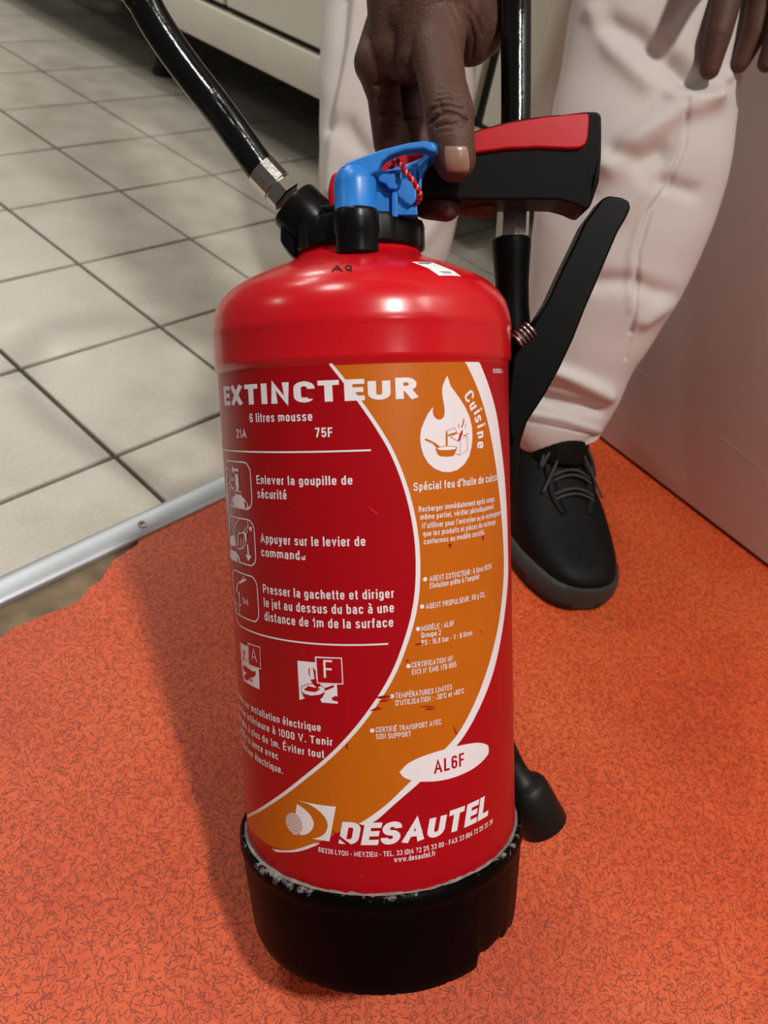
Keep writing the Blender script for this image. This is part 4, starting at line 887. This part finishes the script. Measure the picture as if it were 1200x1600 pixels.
# trousers
def leg_cloth(path, strokes, seg=300, sub=34, seed=1, hem=True):
    """path: (u, v, depth, half width px, depth/width ratio)"""
    C = crom([V(u, v, d) for u, v, d, w_, k in path], sub); WD_ = crom([Vector((w_*d/F, k, 0)) for u, v, d, w_, k in path], sub)
    bm = bmesh.new(); rings = []; fine = [q for q in strokes if q[1] < 4]; bx = []
    for poly, wd, amt in strokes: xs = [p[0] for p in poly]; ys = [p[1] for p in poly]; bx.append((min(xs)-3*wd, max(xs)+3*wd, min(ys)-3*wd, max(ys)+3*wd))
    for i, (c, wv) in enumerate(zip(C, WD_)):
        t = (C[min(i+1, len(C)-1)] - C[max(i-1, 0)]).normalized(); x = (R_ - t*R_.dot(t)).normalized(); y = t.cross(x)
        ring = []
        for k in range(seg):
            a = 2*pi*k/seg; p = c + x*(wv.x*math.cos(a)) + y*(wv.x*wv.y*math.sin(a)); d = (p-c).normalized()
            n = noise.noise(p*8 + Vector((seed, 0, 0)))*.0055 + noise.noise(Vector((p.x*10, p.y*10, p.z*26)) + Vector((seed, 3, 0)))*.0025
            if d.dot(CAM-p) > 0:
                u = PROJ(p)
                for (poly, wd, amt), b in zip(strokes, bx):
                    if wd >= 4 and b[0] < u[0] < b[1] and b[2] < u[1] < b[3]: n += amt*math.exp(-(pdist(u, poly)/wd)**2)
            ring.append(bm.verts.new(p + d*n))
        rings.append(ring)
    for a, b in zip(rings, rings[1:]):
        for k in range(seg): bm.faces.new((a[k], a[(k+1) % seg], b[(k+1) % seg], b[k]))
    bmesh.ops.recalc_face_normals(bm, faces=bm.faces)
    for _ in range(2): bmesh.ops.smooth_vert(bm, verts=[v for v in bm.verts if not v.is_boundary], factor=.5, use_axis_x=True, use_axis_y=True, use_axis_z=True)
    me = bpy.data.meshes.new('leg'); bm.to_mesh(me); bm.free(); me.update(); sculpt(me, fine); return me
legL = leg_cloth([(872, 684, .880, 61, .8), (872, 660, .872, 66, .85), (893, 600, .858, 78, .85), (912, 520, .840, 100, .8), (950, 410, .808, 126, .72), (985, 280, .780, 142, .70), (1014, 130, .758, 136, .70), (1030, 0, .745, 134, .75), (1040, -110, .740, 134, .8), (1040, -380, .70, 140, .9), (1070, -640, .68, 165, .9)],
    [([(955, 258), (1000, 214), (1055, 170), (1105, 152)], 20, .012), ([(962, 240), (1000, 250), (1030, 240)], 16, -.008), ([(955, 42), (990, 55), (1040, 95), (1085, 135)], 18, -.010), ([(930, 20), (960, 80), (1010, 130)], 16, .005), ([(1076, 153), (1070, 227), (1043, 293), (1015, 332), (997, 394), (993, 481), (985, 520)], 3.0, -.0034), ([(985, 521), (978, 560)], 2.6, -.0020), ([(1066, 150), (1060, 227), (1034, 290), (1006, 330), (987, 394), (983, 481)], 6, .0025),
     ([(850, 575), (890, 590), (930, 610), (945, 618)], 13, .010), ([(845, 620), (890, 632), (935, 640)], 9, -.008), ([(835, 648), (880, 656), (930, 672)], 7, .003), ([(810, 656), (870, 668), (932, 682)], 1.8, -.0012), ([(930, 440), (985, 440), (1040, 462)], 14, -.007), ([(1000, 500), (1040, 470)], 12, .006), ([(1085, 300), (1040, 285)], 12, -.006), ([(930, 350), (975, 330), (1000, 300)], 16, .005), ([(1055, 100), (1090, 132), (1120, 130)], 10, -.006), ([(1045, 150), (1100, 150), (1130, 120)], 8, .006), ([(850, 300), (880, 310), (920, 300)], 14, -.004)])
legR = leg_cloth([(606, 470, 1.02, 78, .85), (606, 440, 1.015, 84, .85), (607, 380, 1.00, 98, .8), (609, 310, .99, 112, .8), (616, 200, .97, 118, .8), (624, 100, .96, 121, .8), (634, 0, .95, 123, .8), (640, -150, .94, 122, .85), (690, -450, .80, 150, .9), (740, -720, .70, 180, .9)],
    [([(565, 0), (556, 70), (530, 180), (520, 300)], 10, .008), ([(540, 0), (535, 80), (515, 200)], 9, -.006), ([(690, 330), (660, 370), (620, 400)], 14, .006), ([(540, 200), (570, 240), (560, 300)], 16, -.008), ([(520, 380), (540, 330)], 10, .005)], seed=5, seg=160)
bm = bmesh.new(); bm.from_mesh(legL); bm.from_mesh(legR)
pel = blob([(hR, .135, hL, .135), (hipc + Vector((0, 0, .08)), .13, hipc, .14), (hR, .125, hR.lerp(kneeR, .3), .10), (hL, .125, hL.lerp(kneeL, .3), .10)], .012, 5, 'pelvis'); bm.from_mesh(pel)
trm = bpy.data.meshes.new('trousers'); bm.to_mesh(trm); bm.free(); ppart('trousers', trm, M_TROUSER, 'loose white cotton work trousers')
jk = blob([(hipc + Vector((0, 0, .10)), .165, chest, .17), (chest, .17, neck + Vector((0, .02, -.09)), .10), (chest + Vector((0, 0, .08)), .14, shR, .078), (chest + Vector((0, 0, .08)), .14, shL, .078), (shR, .075, elR, .062), (elR, .062, elR.lerp(wrist, .75), .050), (shL, .075, elL, .062), (elL, .062, elL.lerp(lw, .75), .050)], .012, 6, 'jacket')
ppart('jacket', jk, M_TROUSER)
hr = blob([(headc + Vector((0, .018, .022)), (.080, .088, .105), Matrix.Rotation(.3, 3, 'X'))], .008, 3, 'hair'); ppart('hair', hr, M_INK)
# shoes
def shoe(toe, d, flip=1):
    d = d.normalized(); s = Vector((-d.y, d.x, 0))*flip   # d: toe -> heel ; s: sideways
    # station x along the foot, (half width inner, outer, top height)
    ST = [(0, .009, .036), (.0012, .016, .038), (.004, .024, .041), (.009, .032, .0445), (.018, .039, .048), (.035, .047, .053), (.06, .0525, .060), (.09, .054, .074), (.12, .051, .092), (.15, .047, .110), (.175, .043, .122), (.21, .040, .126), (.25, .040, .124), (.285, .036, .120), (.298, .026, .110), (.304, .006, .095)]
    up = bmesh.new(); so = bmesh.new(); n = 28
    def loft(bm, sect):
        rings = [[bm.verts.new(p) for p in r] for r in sect]
        for a, b in zip(rings, rings[1:]):
            for k in range(len(a)-1): bm.faces.new((a[k], a[k+1], b[k+1], b[k]))
        bm.faces.new(rings[0]); bm.faces.new(rings[-1])
    U, S = [], []
    for x, w_, h_ in ST:
        c = toe + d*x + s*(.006*math.sin(x/.3*pi)); ru = []
        for k in range(n+1):
            a = pi*k/n; ca = math.cos(a); sa = math.sin(a); e = .62 if x < .11 else .75
            ru.append(c + s*(w_*math.copysign(abs(ca)**e, ca)) + Vector((0, 0, .020 + (h_-.020)*abs(sa)**e)))
        U.append(ru)
        w2 = w_ + .004; c = c - d*(.004*max(0, 1-x/.02)); hs = .033 if x < .04 else (.033 - .011*min(1, (x-.04)/.06)); lift = .006*max(0, 1-x/.05)
        S.append([c + s*w2*.94 + Vector((0, 0, lift)), c + s*w2*1.02 + Vector((0, 0, .006+lift)), c + s*w2*1.03 + Vector((0, 0, .014+lift)), c + s*w2 + Vector((0, 0, hs-.004)), c + s*(w_-.001) + Vector((0, 0, hs)), c - s*(w_-.001) + Vector((0, 0, hs)), c - s*w2 + Vector((0, 0, hs-.004)), c - s*w2*1.03 + Vector((0, 0, .014+lift)), c - s*w2*1.02 + Vector((0, 0, .006+lift)), c - s*w2*.94 + Vector((0, 0, lift)), c + s*w2*.94 + Vector((0, 0, lift))])
    loft(up, U); loft(so, S); front = [toe - d*.0035 + v for v in (Vector((0, 0, .02)),)]
    return up, so, s, d
def make_shoe(toe, d, laces):
    up, so, s, d = shoe(toe, d)
    o = ppart('shoe', up, M_SHOE, 'scuffed black leather work shoe', 60); bmesh_ = o
    so.faces.ensure_lookup_table()
    for f in so.faces: f.material_index = 1 if f.calc_center_median().z < .0125 else 0
    so_ = ppart('sole', so, [M_SOLE, M_RUBBER], 'grey black rubber sole with raised toe rand', 45); so_.parent = o; so_.matrix_parent_inverse = Matrix.Identity(4)
    o2 = None
    bv = BVHTree.FromPolygons([v.co.copy() for v in o.data.vertices], [list(p.vertices) for p in o.data.polygons])
    def top(x, y, off=.002):
        p = toe + d*x + s*y + Vector((0, 0, .3)); h_, n_, _, _ = bv.ray_cast(p, Vector((0, 0, -1)));
        return (h_ if h_ else p - Vector((0, 0, .2))) + Vector((0, 0, off))
    # tongue and eyelet flaps
    bm = bmesh.new()
    for sx in (-1, 1): tube(bm, [top(.075, sx*.014, .0), top(.095, sx*.022, .0), top(.125, sx*.024, .0), top(.165, sx*.026, .0)], [.003, .0045, .0045, .004], 10, 6, flat=(.6, 1.4), up=(0, 0, 1))
    f_ = ppart('eyelet_flap', bm, M_SHOE); f_.parent = o; f_.matrix_parent_inverse = Matrix.Identity(4)
    for k, x in enumerate((.088, .106, .124, .140)):
        bm = bmesh.new()
        for q in (0, .005):
            tube(bm, [top(x+q, -.023, .0035), top(x+q+.002, -.012, .006), top(x+q+.003, 0, .0072), top(x+q+.002, .012, .006), top(x+q, .023, .0035)], .0014, 8, 5)
        l_ = ppart('lace', bm, M_LACE); l_.parent = o; l_.matrix_parent_inverse = Matrix.Identity(4)
    bm = bmesh.new(); kx = .150
    for sx in (-1, 1):
        tube(bm, [top(kx, 0, .009), top(kx-.008, sx*.010, .016), top(kx-.022, sx*.026, .014), top(kx-.030, sx*.034, .008), top(kx-.020, sx*.030, .010), top(kx-.006, sx*.014, .013), top(kx, 0, .010)], .0015, 8, 6)
        tube(bm, [top(kx, 0, .010), top(kx-.014, sx*.008, .014), top(kx-.035, sx*.022, .010), top(kx-.055, sx*.036, .006)], .0014, 8, 6)
    sphere(bm, top(kx, 0, .010), .004); l_ = ppart('lace', bm, M_LACE, 'tied bow'); l_.parent = o; l_.matrix_parent_inverse = Matrix.Identity(4)
for a_, kn_ in ((ankL, kneeL), (ankR, kneeR)):
    bm = bmesh.new(); lathe(bm, [(.033, -.018), (.034, -.008), (.034, .0), (.033, .012), (.032, .03)], 28, Vector(a_), kn_ - a_, capB=True); ppart('sock', bm, M_SHOE, 'black sock')
make_shoe(G(906, 952), Vector((-.34, .94, 0)), True)
tr_ = V(600, 500, 1.02); make_shoe(Vector((ankR.x + .02, ankR.y - .17, 0)), Vector((.12, .99, 0)), True)
